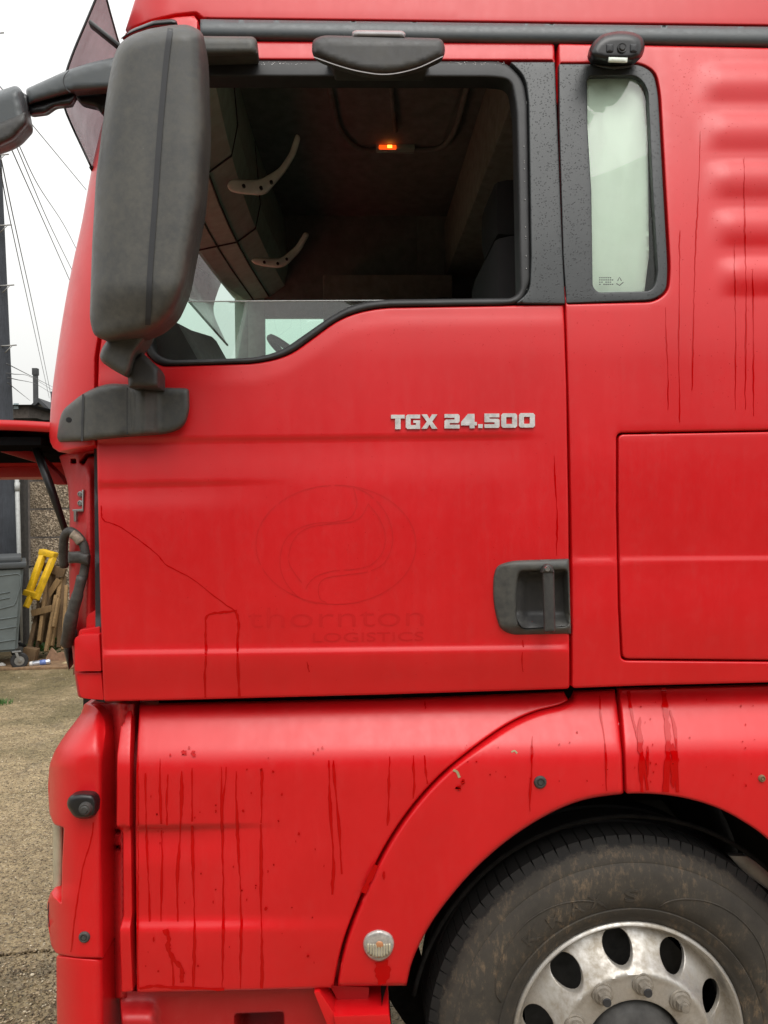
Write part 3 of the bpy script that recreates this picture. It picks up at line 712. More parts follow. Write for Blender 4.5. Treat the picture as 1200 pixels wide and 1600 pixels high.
def grass(c, n_, rad, h):
    out = []
    for i in range(n_):
        a = random.random()*6.28; r = rad*random.random(); b0 = np.array(c)+np.array([math.cos(a)*r, math.sin(a)*r, 0]); L = h*random.uniform(.5, 1.1)
        d = np.array([random.uniform(-.5, .5), random.uniform(-.5, .5), 1])*L; s = np.array([0.004, 0, 0])
        out.append(([b0-s, b0+s, b0+d], [(0, 1, 2)]))
    return join_data(out)
v_, f_ = grass(G(4, 1100), 90, 0.10, 0.06)
tag(mesh_obj('grass_tuft', v_, f_, M['leaf'], None, False), 'small green grass tuft in the yard at the left edge', 'grass')

# ================================================================== THE TRUCK
ss = lambda t: np.clip(t, 0, 1)**2*(3-2*np.clip(t, 0, 1))
def base_side(x, y):
    Y = 0.13*np.clip((560-y)/560, 0, 1.2)**1.6
    return Y + 0.030*np.clip((y-800)/290, 0, 1)**1.5
fendY = None
def doorY(x, y):
    Y = base_side(x, y)
    # upper crease below the badge
    yc = 690-0.012*(x-150); fd = 1-ss((x-760)/100)
    Y = Y + fd*(0.0048*ss((y-yc+4)/6) - 0.0048*ss((y-yc-3)/75))
    yc = 758-0.02*(x-155); fd = (1-ss((x-250)/230))
    Y = Y + fd*(0.005*ss((y-yc+3)/6) - 0.005*ss((y-yc-4)/40))
    yc = 1023-0.012*(x-160)
    Y = Y - 0.007*ss((y-yc+8)/9) + 0.012*ss((y-yc-1)/70)
    # rolled shoulder under the window
    ws = np.interp(x, [150, 400, 450, 540, 600, 900], [572, 570, 555, 495, 484, 480])
    return Y + 0.0045*(1-ss((y-ws)/28))
def sideY(x, y):
    Y = base_side(x, y)
    yc = 872-0.01*(x-900)
    Y = Y + 0.012*ss((y-700)/170)*(1-ss((y-yc)/5)*0.35) - 0.008*ss((y-yc-3)/120)
    for i in range(5):                                # raised air ribs
        y0 = 98+76*i; xl_ = 1082+7*i
        t = (y-y0)/62; fx = ss((x-xl_)/46)
        Y = Y - 0.0108*fx*np.where((t > 0) & (t < 1), np.sin(np.pi*np.clip(t, 0, 1)**0.8)**1.2, 0)
    return Y
truck = thing('truck', 'red lorry cab with its window half lowered and bonnet flap raised', 'lorry', W(600, 1622, 0.6)*np.array([1, 1, 0]))
D = lambda pts, r=8: rnd(pts, r)

# --- roof and upper corner
def roofY(x, y):
    Y = 0.13+0.008*np.clip((60-y)/60, 0, 3)**1.2
    t = np.clip((262-x)/70, 0, 1); return Y+0.16*(1-np.sqrt(1-t**2*0.97))
roof = sheet('roof_panel', [(196, 47), (217, -20), (250, -130), (330, -160), (1420, -150), (1420, 43), (318, 29), (306, 20), (275, 23), (235, 32)], roofY, M['red'], truck, step=13, edge=4, drop=0.004, flange=0.06)
box('roof_top', (0.48, 1.22, 3.53), (1.76, 2.12, 0.06), M['red'], truck, bevel=0.02)
corner_sil = [(196, 52), (190, 90), (176, 140), (160, 192), (143, 265), (128, 347), (113, 415), (99, 490), (87, 569), (80, 627), (77, 680)]
def cornerY(x, y):
    sx = np.interp(y, [p[1] for p in corner_sil], [p[0] for p in corner_sil])
    w = np.interp(y, [50, 300, 700], [70, 85, 78]); t = np.clip((sx+w-x)/w, 0, 1)
    return base_side(x, y)+0.15*(1-np.sqrt(1-t**2*0.985))
corner = sheet('cab_corner', spl(corner_sil, 4)+[(78, 690, ), (83, 700), (92, 706), (148, 696), (148, 560), (170, 420), (225, 220), (285, 100), (309, 60), (309, 32), (303, 25), (275, 27), (235, 36)], cornerY, M['red'], truck, step=7, edge=3, drop=0.003, flange=0.10)
# --- roof rail
def railY(x, y):
    c = 46+0.0135*(x-310); t = np.clip(np.abs(y-c)/17, 0, 1); return 0.122-0.022*np.sqrt(1-t**2)
sheet('roof_rail', [(313, 30), (1420, 45), (1420, 78), (313, 62)], railY, M['rail'], truck, step=5, edge=0, flange=0.03, bstep=8)
# --- door
win_red = D([(150, 330), (230, 150), (262, 90, 20), (790, 94, 30), (880, 96, 0), (884, 477, 2), (590, 482, 40), (535, 496, 40), (452, 556, 40), (405, 568, 25), (245, 574, 14), (222, 552, 14), (222, 480)], 10)
door_out = [(151, 688), (154, 560), (175, 420), (230, 220), (290, 100), (314, 64), (866, 67), (870, 200), (878, 400), (885, 600), (888, 800), (890, 1076), (600, 1085), (300, 1093), (162, 1096), (157, 950), (153, 780)]
# window opening cuts the door: the black pillar cover sits in the right hand part of it
hole = D([(240, 200, 6), (270, 93, 20), (864, 95, 3), (868, 200, 0), (876, 400, 0), (880, 476, 3), (590, 481, 40), (535, 495, 40), (452, 556, 40), (405, 568, 25), (250, 573, 14), (228, 555, 14), (222, 500, 8)], 6)
fine = [(x, y+0.0) for x in range(155, 890, 9) for yc, sl in ((690, -0.012), (758, -0.02), (1023, -0.012)) for y in [yc+sl*(x-155)+k for k in (-9, -5, -1, 3, 7)]]
door = sheet('door', D(door_out, 6), doorY, M['red'], truck, holes=[hole, D([(800, 886, 12), (886.5, 885, 3), (887.5, 984, 3), (806, 986, 12)], 8)], step=9, edge=4, drop=0.005, flange=0.035, bstep=7, extra=fine)
glassY = lambda x, y: base_side(x, y)+0.030
# pillar cover
sheet('pillar_cover', D([(797, 97, 3), (867, 97, 2), (871, 200, 0), (879, 400, 0), (883, 475, 2), (806, 474, 3), (828, 455, 14), (830, 400, 0), (826, 160, 0), (821, 120, 22)], 4), lambda x, y: base_side(x, y)-0.0015, M['dropblack'], door, step=10, edge=2.5, drop=0.003, flange=0.02)
# window frame seal: outer outline to the clear opening
clear = D([(250, 180, 6), (283, 121, 12), (770, 122, 22), (798, 126, 26), (806, 170, 20), (812, 455, 16), (800, 466, 8), (600, 468, 40), (556, 474, 40), (520, 492, 40), (440, 548, 40), (400, 559, 20), (262, 563, 18), (238, 548, 16), (234, 500, 8)], 6)
outr = D([(240, 200, 6), (268, 94, 20), (790, 96, 34), (818, 125, 24), (824, 160, 20), (829, 440, 10), (815, 473, 20), (790, 477, 10), (590, 480, 40), (535, 494, 40), (452, 555, 40), (405, 567, 25), (250, 572, 14), (229, 555, 14), (223, 500, 8)], 6)
def sealY(x, y): return base_side(x, y)-0.003+0.014*ss((112-y)/-14+0.2)*(y < 200)
sheet('window_seal', outr, lambda x, y: base_side(x, y)+0.000, M['rubber'], door, holes=[clear], step=7, edge=6, drop=0.010, flange=0.045, bstep=6)
# top run channel lip with drops of water
gl_top = 471.5
pane = sheet('window_pane', [(236, gl_top), (812, gl_top-3), (812, 480), (600, 486), (530, 510), (440, 560), (255, 572), (230, 552)], glassY, M['glass'], door, step=22, edge=0, flange=0)
tube('pane_edge', list(W(np.linspace(240, 810, 12), np.linspace(gl_top, gl_top-3, 12), glassY(np.linspace(240, 810, 12), np.full(12, gl_top)))), 0.0016, M['pipe'], door, 5)
# water beads along the frame
bd = []
for k in range(60):
    x = random.choice([random.uniform(400, 480), random.uniform(700, 790)]); y = 98.5+random.uniform(-1.5, 3)
    p = W(x, y, base_side(x, y)+0.001); r = random.uniform(0.0008, 0.0016); o_ = iv*r+p; bd.append((list(o_), [tuple(f) for f in jf]))
for k in range(16):
    y = random.uniform(150, 460); p = W(817+0.02*(y-150), y, base_side(800, y)-0.001); bd.append((list(iv*random.uniform(.0008, .0014)+p), [tuple(f) for f in jf]))
v_, f_ = join_data(bd); tag(mesh_obj('water_bead', v_, f_, M['chrome'], door), kind='stuff')

# --- badge letters
def strokes(name, segs, ox, oy, h, mat, parent):
    bmn = bmesh.new()
    for poly in segs:
        P = [(ox+h*x*0.952, oy-h*y) for x, y in poly]
        Wp = W(np.array([p[0] for p in P]), np.array([p[1] for p in P]), doorY(np.array([ox]), np.array([oy]))[0]-0.0045)
        vsn = [bmn.verts.new(p) for p in Wp]; f = bmn.faces.new(vsn)
        r = bmesh.ops.extrude_face_region(bmn, geom=[f])
        for v in r['geom']:
            if isinstance(v, bmesh.types.BMVert): v.co.y += 0.0046
    return bm_obj(name, bmn, mat, parent)
t = 0.30
def rect(x0, y0, x1, y1): return [(x0, y0), (x1, y0), (x1, y1), (x0, y1)]
Lt = {
 'T': ([rect(0, .74, 1.0, 1.0), [(.30, 0), (.70, 0), (.70, .735), (.30, .735)]], 1.02),
 'G': ([[(.12, 0), (1.05, 0), (1.05, .27), (.36, .27), (.36, .73), (1.05, .73), (1.05, 1), (.12, 1), (0, .88), (0, .12)], [(.75, .275), (1.05, .275), (1.05, .60), (.55, .60), (.55, .42), (.75, .42)]], 1.10),
 'X': ([[(0, 0), (.40, 0), (.58, .30), (.76, 0), (1.16, 0), (.78, .5), (1.16, 1), (.76, 1), (.58, .70), (.40, 1), (0, 1), (.38, .5)]], 1.20),
 '2': ([[(0, 0), (1.1, 0), (1.1, .26), (.38, .26), (.38, .38), (1.0, .38), (1.1, .48), (1.1, .90), (1.0, 1.0), (0, 1.0), (0, .74), (.74, .74), (.74, .62), (.12, .62), (0, .52)]], 1.16),
 '4': ([[(.62, 0), (.98, 0), (.98, .20), (1.15, .20), (1.15, .44), (.98, .44), (.98, 1.0), (.50, 1.0), (0, .44), (0, .20), (.62, .20)]], 1.20),
 '.': ([rect(0, 0, .32, .27)], .40),
 '5': ([[(0, 0), (1.0, 0), (1.1, .10), (1.1, .54), (1.0, .64), (.36, .64), (.36, .74), (1.08, .74), (1.08, 1.0), (0, 1.0), (0, .40), (.74, .40), (.74, .26), (0, .26)]], 1.17),
 '0': ([[(.12, 0), (.58, 0), (.58, .26), (.38, .26), (.36, .30), (.36, .70), (.38, .74), (.58, .74), (.58, 1), (.12, 1), (0, .88), (0, .12)], [(.583, 0), (1.04, 0), (1.16, .12), (1.16, .88), (1.04, 1), (.583, 1), (.583, .74), (.78, .74), (.80, .70), (.80, .30), (.78, .26), (.583, .26)]], 1.24)}
LH = 22.5; xx = 611
for i, chh in enumerate('TGX 24.500'):
    if chh == ' ': xx += 9; continue
    sg, adv = Lt[chh]; yb = 670.5-(xx-611)*0.013
    strokes('badge_letter', sg, xx, yb, LH, M['badge'], door); xx += (adv*LH+1.2)*0.952
# --- ghost of removed lettering and logo
def text_sheet(txt, x0, x1, ybase, ytop, mat, parent, name, bold=0.0):
    cu = bpy.data.curves.new(name, 'FONT'); cu.body = txt; cu.size = 1.0; cu.offset = bold; cu.resolution_u = 4
    ob = bpy.data.objects.new(name, cu); C.objects.link(ob); bpy.context.view_layer.update()
    me = bpy.data.meshes.new_from_object(ob); bpy.data.objects.remove(ob)
    co = np.array([v.co[:] for v in me.vertices]); mx, mn = co.max(0), co.min(0)
    X = x0+(co[:, 0]-mn[0])/(mx[0]-mn[0])*(x1-x0); Yp = ybase-(co[:, 1])/(mx[1])*(ybase-ytop)-(X-x0)*0.012
    P = W(X, Yp, doorY(X, Yp)-0.0007); fsn = [tuple(p.vertices) for p in me.polygons]
    return mesh_obj(name, P, fsn, mat, parent, False)
text_sheet('thornton', 387, 662, 981, 950, M['ghost'], door, 'lettering_outline', -0.012)
text_sheet('LOGISTICS', 489, 662, 1003, 989, M['ghost'], door, 'lettering_outline')
th = np.linspace(0, 2*np.pi, 90)
lg = []
def gl_line(pts, w=1.5):
    P = np.array(spl(pts, 6)) if len(pts) < 30 else np.array(pts); i = 0
    while i < len(P)-3:
        k = random.randint(4, 14); q = P[i:i+k+1]
        if len(q) > 2: lg.append(ribbon_data(q, w*rng.uniform(0.5, 1.2, len(q)), doorY))
        i += k+random.choice((0, 0, 0, 0, 1))
a_ = np.linspace(R(-100), R(75), 60)
gl_line([(525+125*math.cos(a), 851+93*math.sin(a)) for a in np.linspace(R(-78), R(130), 60)])
gl_line([(525+125*math.cos(a), 851+93*math.sin(a)) for a in np.linspace(R(118), R(283), 60)])
gl_line([(552, 762), (556, 775), (557, 790), (548, 808), (525, 815), (490, 818), (462, 828), (445, 845), (438, 870), (440, 895), (452, 918), (470, 935), (495, 943)])
gl_line([(575, 788), (565, 806), (548, 815), (510, 819), (478, 826), (458, 845), (451, 875), (460, 895), (478, 918)])
gl_line([(553, 760), (580, 775), (602, 800), (613, 830), (612, 855), (600, 880), (575, 893), (540, 898), (510, 903), (498, 915), (500, 935), (512, 942)])
gl_line([(575, 787), (592, 808), (602, 835), (598, 862), (580, 882), (555, 889), (520, 892), (495, 900), (482, 912), (478, 920)])
v_, f_ = join_data(lg); mesh_obj('logo_outline', v_, f_, M['ghost'], door, False)
# --- drips
def drip(x0, y0, x1, y1, w, amp=2.0):
    n_ = max(6, int((y1-y0)/8)); ys = np.linspace(y0, y1, n_); tt = np.linspace(0, 1, n_)
    ph = random.random()*6; xs = x0+(x1-x0)*ss(tt*1.2)+amp*0.5*np.sin(tt*7+ph)*tt+rng.normal(0, 0.35, n_)
    ww = 1.7*w*(0.75+0.35*np.sin(tt*13+ph)+rng.uniform(-.15, .15, n_)); ww[0] *= 0.4; ww[-1] *= 0.7
    return np.stack([xs, ys], 1), ww
def poly_drip(pts, w):
    P = np.array(spl(pts, 5)); return P+rng.normal(0, 0.3, P.shape), 1.5*w*rng.uniform(0.6, 1.35, len(P))
def add_streaks(items, depth, parent):
    v_, f_ = join_data([ribbon_data(P, w, depth, 0.0018 if depth is fendY else 0.0007) for P, w in items]); tag(mesh_obj('water_streak', v_, f_, M['wet'], parent), kind='stuff')
add_streaks([poly_drip([(158, 790), (161, 812), (185, 822), (215, 842), (245, 866), (262, 884), (300, 904), (335, 932), (368, 955)], 1.0), poly_drip([(368, 955), (345, 957), (324, 962), (321, 985), (322, 1020), (320, 1060), (321, 1090)], 2.2),
             poly_drip([(368, 953), (373, 975), (371, 1010), (374, 1088)], 2.6), drip(817, 1000, 816, 1050, 1.2), drip(866, 712, 871, 868, 1.4), drip(480, 1034, 482, 1050, 1.5)], doorY, door)
# --- door handle
hb = lambda x, y: base_side(x, y)-0.012
ho = D([(771, 900, 20), (776, 884, 14), (800, 876, 20), (889, 873, 2), (892, 991, 2), (800, 993, 16), (782, 984, 14), (774, 960, 20), (770, 930, 20)], 10)
rec = D([(811, 893, 10), (886, 891, 6), (889, 978, 8), (815, 982, 10), (807, 965, 14), (808, 910, 12)], 8)
sheet('handle_surround', ho, lambda x, y: base_side(x, y)-0.016+0.012*ss((y-976)/16)+0.008*ss((796-x)/22)+0.006*ss((884-y)/10), M['grey'], door, holes=[rec], step=5, edge=5, drop=0.008, flange=0.05, bstep=4)
sheet('handle_recess', rec, lambda x, y: base_side(x, y)+0.030-0.045*ss((y-955)/28)-0.03*ss((905-y)/14)-0.02*ss((826-x)/16), M['grey2'], door, step=5, edge=0, flange=0, bstep=4)
pillow('handle_bar', D([(847, 890), (866, 889), (868, 988), (850, 989)], 4), -0.024, 0.010, 0.012, 5, M['grey2'], door, step=5)
pillow('lock_housing', D([(845, 896), (849, 884), (856, 880), (863, 884), (867, 896)], 3), -0.026, 0.012, 0.03, 4, M['grey2'], door, step=4)
lathe('lock_barrel', [(0.0, -0.003), (0.0055, -0.003), (0.0065, 0.0), (0.0065, 0.01)], W(855, 889, -0.038), M['chrome'], door, 20)

# --- rear side panel of the cab
qwin = D([(875, 99, 3), (1000, 99, 26), (1024, 112, 22), (1031, 145, 20), (1047, 420, 16), (1044, 456, 16), (1022, 472, 22), (886, 475, 3), (881, 400, 0), (874, 200, 0)], 8)
hatch = D([(963, 676, 10), (1420, 668, 10), (1420, 1036, 10), (970, 1032, 10), (966, 950, 0), (963, 800, 0)], 8)
side_out = [(872, 68), (1420, 80), (1420, 1062), (1200, 1066), (1000, 1071), (894, 1075), (893, 900), (890, 700), (884, 500), (877, 250)]
fine = [(x, y) for x in range(900, 1420, 10) for y in (862, 866, 870, 874, 878)]+[(x, y) for x in range(1080, 1420, 8) for y in range(95, 480, 5)]
side = sheet('cab_side_panel', D(side_out, 5), sideY, M['red'], truck, holes=[qwin, hatch], step=10, edge=4, drop=0.005, flange=0.05, bstep=8, extra=fine)
hi = D([(966, 679, 9), (1417, 671, 9), (1417, 1033, 9), (973, 1029, 9), (969, 950, 0), (966, 800, 0)], 8)
sheet('locker_hatch', hi, sideY, M['red'], truck, step=10, edge=3, drop=0.004, flange=0.03, bstep=8, extra=[(x, y) for x in range(975, 1410, 10) for y in (862, 866, 870, 874, 878)])
# dark backing behind the shut lines
box('door_aperture', V(W(620, 860, 0.075)), (1.25, 0.02, 0.62), M['red_inner'], truck, bevel=0)
sheet('side_backing', [(868, 60), (1415, 70), (1415, 1064), (872, 1080)], lambda x, y: base_side(x, y)+0.11, M['red_inner'], truck, holes=[D([(905, 105), (1035, 105), (1040, 465), (915, 465)], 10)], step=60, edge=0, flange=0)
# quarter window
gl = D([(917, 119, 10), (996, 118, 14), (1010, 133, 14), (1014, 300, 0), (1024, 420, 12), (1022, 452, 14), (1008, 457, 8), (934, 457, 12), (926, 448, 10), (924, 300, 0), (918, 200, 0)], 8)
gl = D([(917, 119, 10), (996, 118, 16), (1012, 138, 14), (1020, 300, 0), (1028, 430, 14), (1020, 455, 14), (934, 457, 12), (926, 448, 10), (924, 300, 0), (918, 200, 0)], 8)
qf = sheet('quarter_window_frame', D([(873, 100, 2), (1000, 101, 26), (1021, 114, 22), (1028, 145, 20), (1043, 420, 16), (1041, 455, 16), (1020, 469, 20), (885, 474, 2), (880, 400, 0), (874, 200, 0)], 8), lambda x, y: base_side(x, y)-0.0015, M['dropblack'], truck, holes=[gl], step=8, edge=2, drop=0.003, flange=0.012, bstep=6)
sheet('quarter_pane', gl, lambda x, y: base_side(x, y)+0.010, M['pane'], qf, step=20, edge=0, flange=0)
def curtY(x, y): return base_side(x, y)+0.022+0.002*np.sin(x*0.16+y*0.02)+0.002*np.sin(x*0.05-y*0.03)+0.006*np.abs(np.sin((x-0.45*y)*0.022))+0.002*np.abs(np.sin((x-0.2*y)*0.05+1.3))
sheet('window_curtain', [(905, 105), (1000, 105), (1012, 200), (1013, 300), (1014, 400), (1005, 470), (910, 470)], curtY, M['curtain'], qf, step=6, edge=0, flange=0.004)
for r_ in range(4):                                   # small etched marks at the foot of the pane
    for k in range(7):
        x = 936+k*3.3; y = 434+r_*3.6
        if random.random() < 0.25: continue
        o = None
em = []
for r_ in range(4):
    for k in range(7):
        if random.random() < 0.2: continue
        x = 936+k*3.3; y = 434+r_*3.4; em.append(ribbon_data([(x, y), (x+1.2, y), (x+2.4, y)], 1.4, base_side, off=-0.0092))
for s_ in (((965, 439), (968, 433), (971, 439)), ((963, 443), (968, 446), (974, 441))): em.append(ribbon_data(s_, 1.2, base_side, off=-0.0092))
v_, f_ = join_data(em); mesh_obj('etched_mark', v_, f_, M['seam'], qf, False)
add_streaks([drip(1163, 245, 1166, 640, 1.3, 3), drip(1094, 205, 1082, 610, 1.2, 4), drip(1062, 360, 1061, 660, 1.0, 2), drip(1148, 380, 1150, 640, 1.0, 2), drip(1176, 420, 1178, 650, 1.3, 2), drip(1040, 480, 1044, 640, 0.9, 1)], sideY, side)

bd = []
for k in range(420):
    x = random.gauss(1075, 30) if k < 150 else random.uniform(895, 1195); y = random.gauss(150, 40) if k < 150 else random.uniform(85, 640)
    if 870 < x < 1050 and 95 < y < 478 or y < 82: continue
    p = W(x, y, float(sideY(np.array([x]), np.array([y]))[0])); r = random.uniform(0.0005, 0.0012); bd.append((list(iv*np.array([r, r*0.5, r*1.1])+p), [tuple(f) for f in jf]))
v_, f_ = join_data(bd); tag(mesh_obj('water_bead', v_, f_, M['wet'], side), kind='stuff')
bd = []
for k in range(420):
    x = random.uniform(240, 880); y = random.uniform(500, 1070) if k % 3 else random.gauss(520, 14)
    if y < np.interp(x, [230, 400, 450, 540, 600, 900], [580, 578, 562, 502, 491, 487]): continue
    p = W(x, y, float(doorY(np.array([x]), np.array([y]))[0])); r = random.uniform(0.0004, 0.0010); bd.append((list(iv*np.array([r, r*0.5, r*1.1])+p), [tuple(f) for f in jf]))
v_, f_ = join_data(bd); tag(mesh_obj('water_bead', v_, f_, M['wet'], door), kind='stuff')
# --- lower step panel, fender
_sy = np.linspace(0, 130, 131); _sl = 0.66*(1-ss((_sy-58)/62))+0.5*(1-ss(_sy/26)); _sd = np.cumsum(_sl[::-1])[::-1]*0.00152
def shoulder(x, y, y0=1098):
    yy = y-(y0-0.02*(x-212)); return 0.008+np.interp(yy, _sy, _sd)+0.035*np.clip((y-1220)/330, 0, 1.3)**1.3
def stepY(x, y):
    Y = shoulder(x, y)
    yc = 1293-0.02*(x-210); fd = 1-ss((x-230)/230)
    Y = Y + fd*(0.018*ss((y-yc+3)/7) - 0.013*ss((y-yc-4)/60))
    yc = 1452-0.008*(x-210); fd = 1-ss((x-330)/200)*0.8
    Y = Y - fd*0.013*ss((y-yc+20)/26) + 0.004*ss((y-yc-20)/80)
    return Y
arch_out = [(888, 1094), (872, 1102), (832, 1113), (790, 1133), (742, 1166), (690, 1208), (645, 1257), (605, 1315), (572, 1380), (545, 1445), (531, 1490), (521, 1541)]
fine = [(x, yc+sl*(x-210)+k) for x in range(214, 600, 8) for yc, sl in ((1293, -0.02), (1452, -0.008)) for k in (-16, -11, -6, -2, 2, 6, 10)]
step_panel = sheet('step_panel', D([(215, 1101, 3), (600, 1093, 0), (884, 1081, 3)], 3)+spl(arch_out, 5)+D([(519, 1543, 3), (400, 1547, 0), (214, 1551, 5), (212, 1300, 0), (213, 1200, 0)], 3), stepY, M['red'], truck, step=9, edge=4, drop=0.006, flange=0.03, bstep=7, extra=fine)
sheet('step_edge_trim', D([(193, 1102, 3), (207, 1102, 3), (204, 1180, 0), (203, 1290, 3), (205, 1300, 2), (207, 1430, 2), (204, 1450, 2), (208, 1549, 3), (190, 1551, 3), (187, 1452, 3), (193, 1430, 3), (192, 1300, 3), (182, 1290, 3), (183, 1180, 0)], 3), lambda x, y: stepY(np.full_like(x, 215.), y)+0.004, M['red'], truck, step=6, edge=2.5, drop=0.004, flange=0.03, bstep=5)
arch_in = [(635, 1540), (645, 1500), (668, 1452), (700, 1406), (742, 1358), (792, 1314), (850, 1276), (905, 1252), (960, 1242), (1010, 1240), (1065, 1246), (1120, 1262), (1165, 1286), (1200, 1311), (1240, 1348), (1290, 1410), (1325, 1480), (1345, 1560), (1350, 1640)]
def fendY(x, y):
    return shoulder(x, y)-0.010-0.004*0
n1 = [p for p in spl([(p[0]+5.5, p[1]+2) for p in arch_out], 5)][::-1]
ai = spl(arch_in, 5); cut = [p for p in ai if p[0] <= 974]; cut2 = [p for p in ai if p[0] >= 978]
fender = sheet('wheel_arch', [(528, 1541)]+n1[1:]+[(896, 1092), (897, 1081), (961, 1078), (966, 1120), (972, 1180), (974, 1239)]+cut[::-1], fendY, M['red'], truck, step=8, edge=7, drop=0.012, flange=0.05, bstep=6)
arch2 = sheet('rear_wheel_arch', [(966, 1077), (1200, 1071), (1420, 1066), (1420, 1640)]+cut2[::-1]+[(978, 1238), (976, 1180), (971, 1120)], fendY, M['red'], truck, step=9, edge=4, drop=0.008, flange=0.05, bstep=7)
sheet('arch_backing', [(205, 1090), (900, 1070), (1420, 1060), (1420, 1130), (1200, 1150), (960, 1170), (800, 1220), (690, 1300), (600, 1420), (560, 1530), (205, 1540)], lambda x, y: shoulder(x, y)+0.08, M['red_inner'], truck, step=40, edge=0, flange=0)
S_ = []
for (x0, x1, y0, y1, w) in ((215, 216, 1180, 1545, 1.6), (227, 232, 1208, 1440, 2.2), (250, 253, 1185, 1440, 2.4), (262, 260, 1210, 1290, 2.2), (284, 278, 1205, 1440, 3.0), (300, 303, 1200, 1545, 2.8), (346, 349, 1198, 1545, 2.6), (353, 347, 1198, 1300, 1.8), (369, 377, 1205, 1545, 2.6), (409, 408, 1200, 1545, 3.0), (514, 520, 1188, 1398, 3.0), (521, 533, 1188, 1366, 2.6), (609, 606, 1182, 1290, 2.4), (646, 647, 1180, 1248, 2.2), (663, 667, 1180, 1225, 2.2), (664, 664, 1095, 1108, 1.4)):
    S_.append(drip(x0, y0, x1, y1, w, 3))
S_.append(poly_drip([(258, 1452), (264, 1468), (262, 1480), (272, 1500), (283, 1512), (284, 1535)], 5)); S_.append(poly_drip([(264, 1480), (270, 1510), (271, 1540)], 2))
S_.append(poly_drip([(218, 1545), (240, 1541), (270, 1543), (300, 1544), (350, 1546)], 3))
add_streaks(S_, stepY, step_panel)
add_streaks([drip(832, 1150, 829, 1268, 2.0), drip(937, 1086, 949, 1236, 1.8, 4), poly_drip([(568, 1395), (576, 1376), (588, 1352)], 5), poly_drip([(596, 1502), (598, 1520), (597, 1538)], 14)], fendY, fender)
add_streaks([poly_drip([(982, 1080), (986, 1110), (996, 1150), (1004, 1180), (1012, 1235)], 3.0), poly_drip([(1037, 1075), (1040, 1110), (1044, 1150), (1043, 1190), (1040, 1238)], 6), poly_drip([(1047, 1110), (1056, 1150), (1058, 1238)], 3), drip(1000, 1140, 1003, 1238, 5)], fendY, arch2)
def blob_stains(spots, depth, parent):                  # dark wet spots and smears
    it = []
    for x, y, w_, h_ in spots:
        n0 = 9; ys = np.linspace(y-h_/2, y+h_/2, n0); it.append(ribbon_data(np.stack([x+rng.normal(0, w_*0.12, n0), ys], 1), w_*np.sqrt(np.clip(1-(np.linspace(-1, 1, n0))**2, 0.02, 1))*rng.uniform(.7, 1.1, n0), depth, 0.0026))
    v2, f2 = join_data(it); tag(mesh_obj('wet_spot', v2, f2, M['wet'], parent), kind='stuff')
sp1 = [(random.uniform(225, 520), random.uniform(1160, 1530), random.uniform(1.2, 3.5), random.uniform(1.5, 5)) for _ in range(46)]+[(288, 1176, 8, 7), (302, 1178, 7, 9), (295, 1168, 4, 5), (427, 1206, 4, 4), (467, 1303, 4, 5), (415, 1420, 5, 6), (240, 1468, 3, 8), (380, 1267, 4, 5), (481, 1494, 4, 4)]
blob_stains(sp1, stepY, step_panel)
blob_stains([(random.uniform(700, 950), random.uniform(1130, 1232), random.uniform(1, 3), random.uniform(1.5, 4)) for _ in range(16)]+[(600, 1368, 5, 14), (716, 1231, 10, 6), (724, 1222, 6, 9)], fendY, fender)
blob_stains([(random.uniform(985, 1180), random.uniform(1090, 1235), random.uniform(1, 3), random.uniform(1.5, 5)) for _ in range(26)]+[(999, 1150, 7, 60), (1052, 1196, 12, 70), (1012, 1190, 5, 50)], fendY, arch2)
# chips and bolts on the fender
def bolt(px, py, Y, r, mat, parent, name='arch_bolt'):
    c = W(px, py, Y)
    return lathe(name, [(0.0, -0.0055), (r*0.35, -0.0055), (r*0.4, -0.003), (r*0.55, -0.003), (r*0.62, -0.0055), (r*0.8, -0.005), (r, -0.001), (r, 0.004)], c, mat, parent, 28)
bolt(844, 1222, float(fendY(np.array([844.]), np.array([1222.]))[0]), 0.0155, M['grey2'], fender)
bolt(1190, 1216, float(fendY(np.array([1190.]), np.array([1216.]))[0]), 0.009, M['boardbrown'], arch2, 'rusty_bolt')
for P in ([(708, 1203), (714, 1206), (718, 1215)], [(799, 1175), (804, 1173), (808, 1177)]):
    v_, f_ = ribbon_data(np.array(spl(P, 4)), 4.0 if P[0][0] < 750 else 2.5, fendY, off=0.0009); mesh_obj('paint_chip', v_, f_, M['paleblock'], fender, False)
# side marker lamp
lo = D([(566, 1474, 14), (572, 1459, 12), (592, 1450, 14), (612, 1459, 12), (617, 1474, 14), (611, 1494, 14), (592, 1505, 10), (572, 1494, 14)], 12)
fy = float(fendY(np.array([592.]), np.array([1476.]))[0])
ml = pillow('side_marker_lamp', lo, fy-0.002, 0.010, 0.004, 14, M['clear_lens'], truck, step=4)
li = [(592+(x-592)*0.9, 1477+(y-1477)*0.9) for x, y in lo]
for k in range(-4, 5):
    x = 592+k*4.2; hh = 20*math.sqrt(max(0.05, 1-(k/5.2)**2)); pillow('lens_rib', [(x-1.6, 1474), (x+1.6, 1474), (x+1.6, 1477+hh), (x-1.6, 1477+hh)], fy-0.0115, 0.0025, 0.006, 1.6, M['lamp_glass'], ml, step=4)
mt = simple('amber_bulb', (0.50, 0.22, 0.10), 0.3); pillow('amber_bulb', rnd([(587, 1470), (599, 1470), (600, 1482), (586, 1482)], 6), fy-0.0105, 0.004, 0.004, 6, mt, ml, step=4)

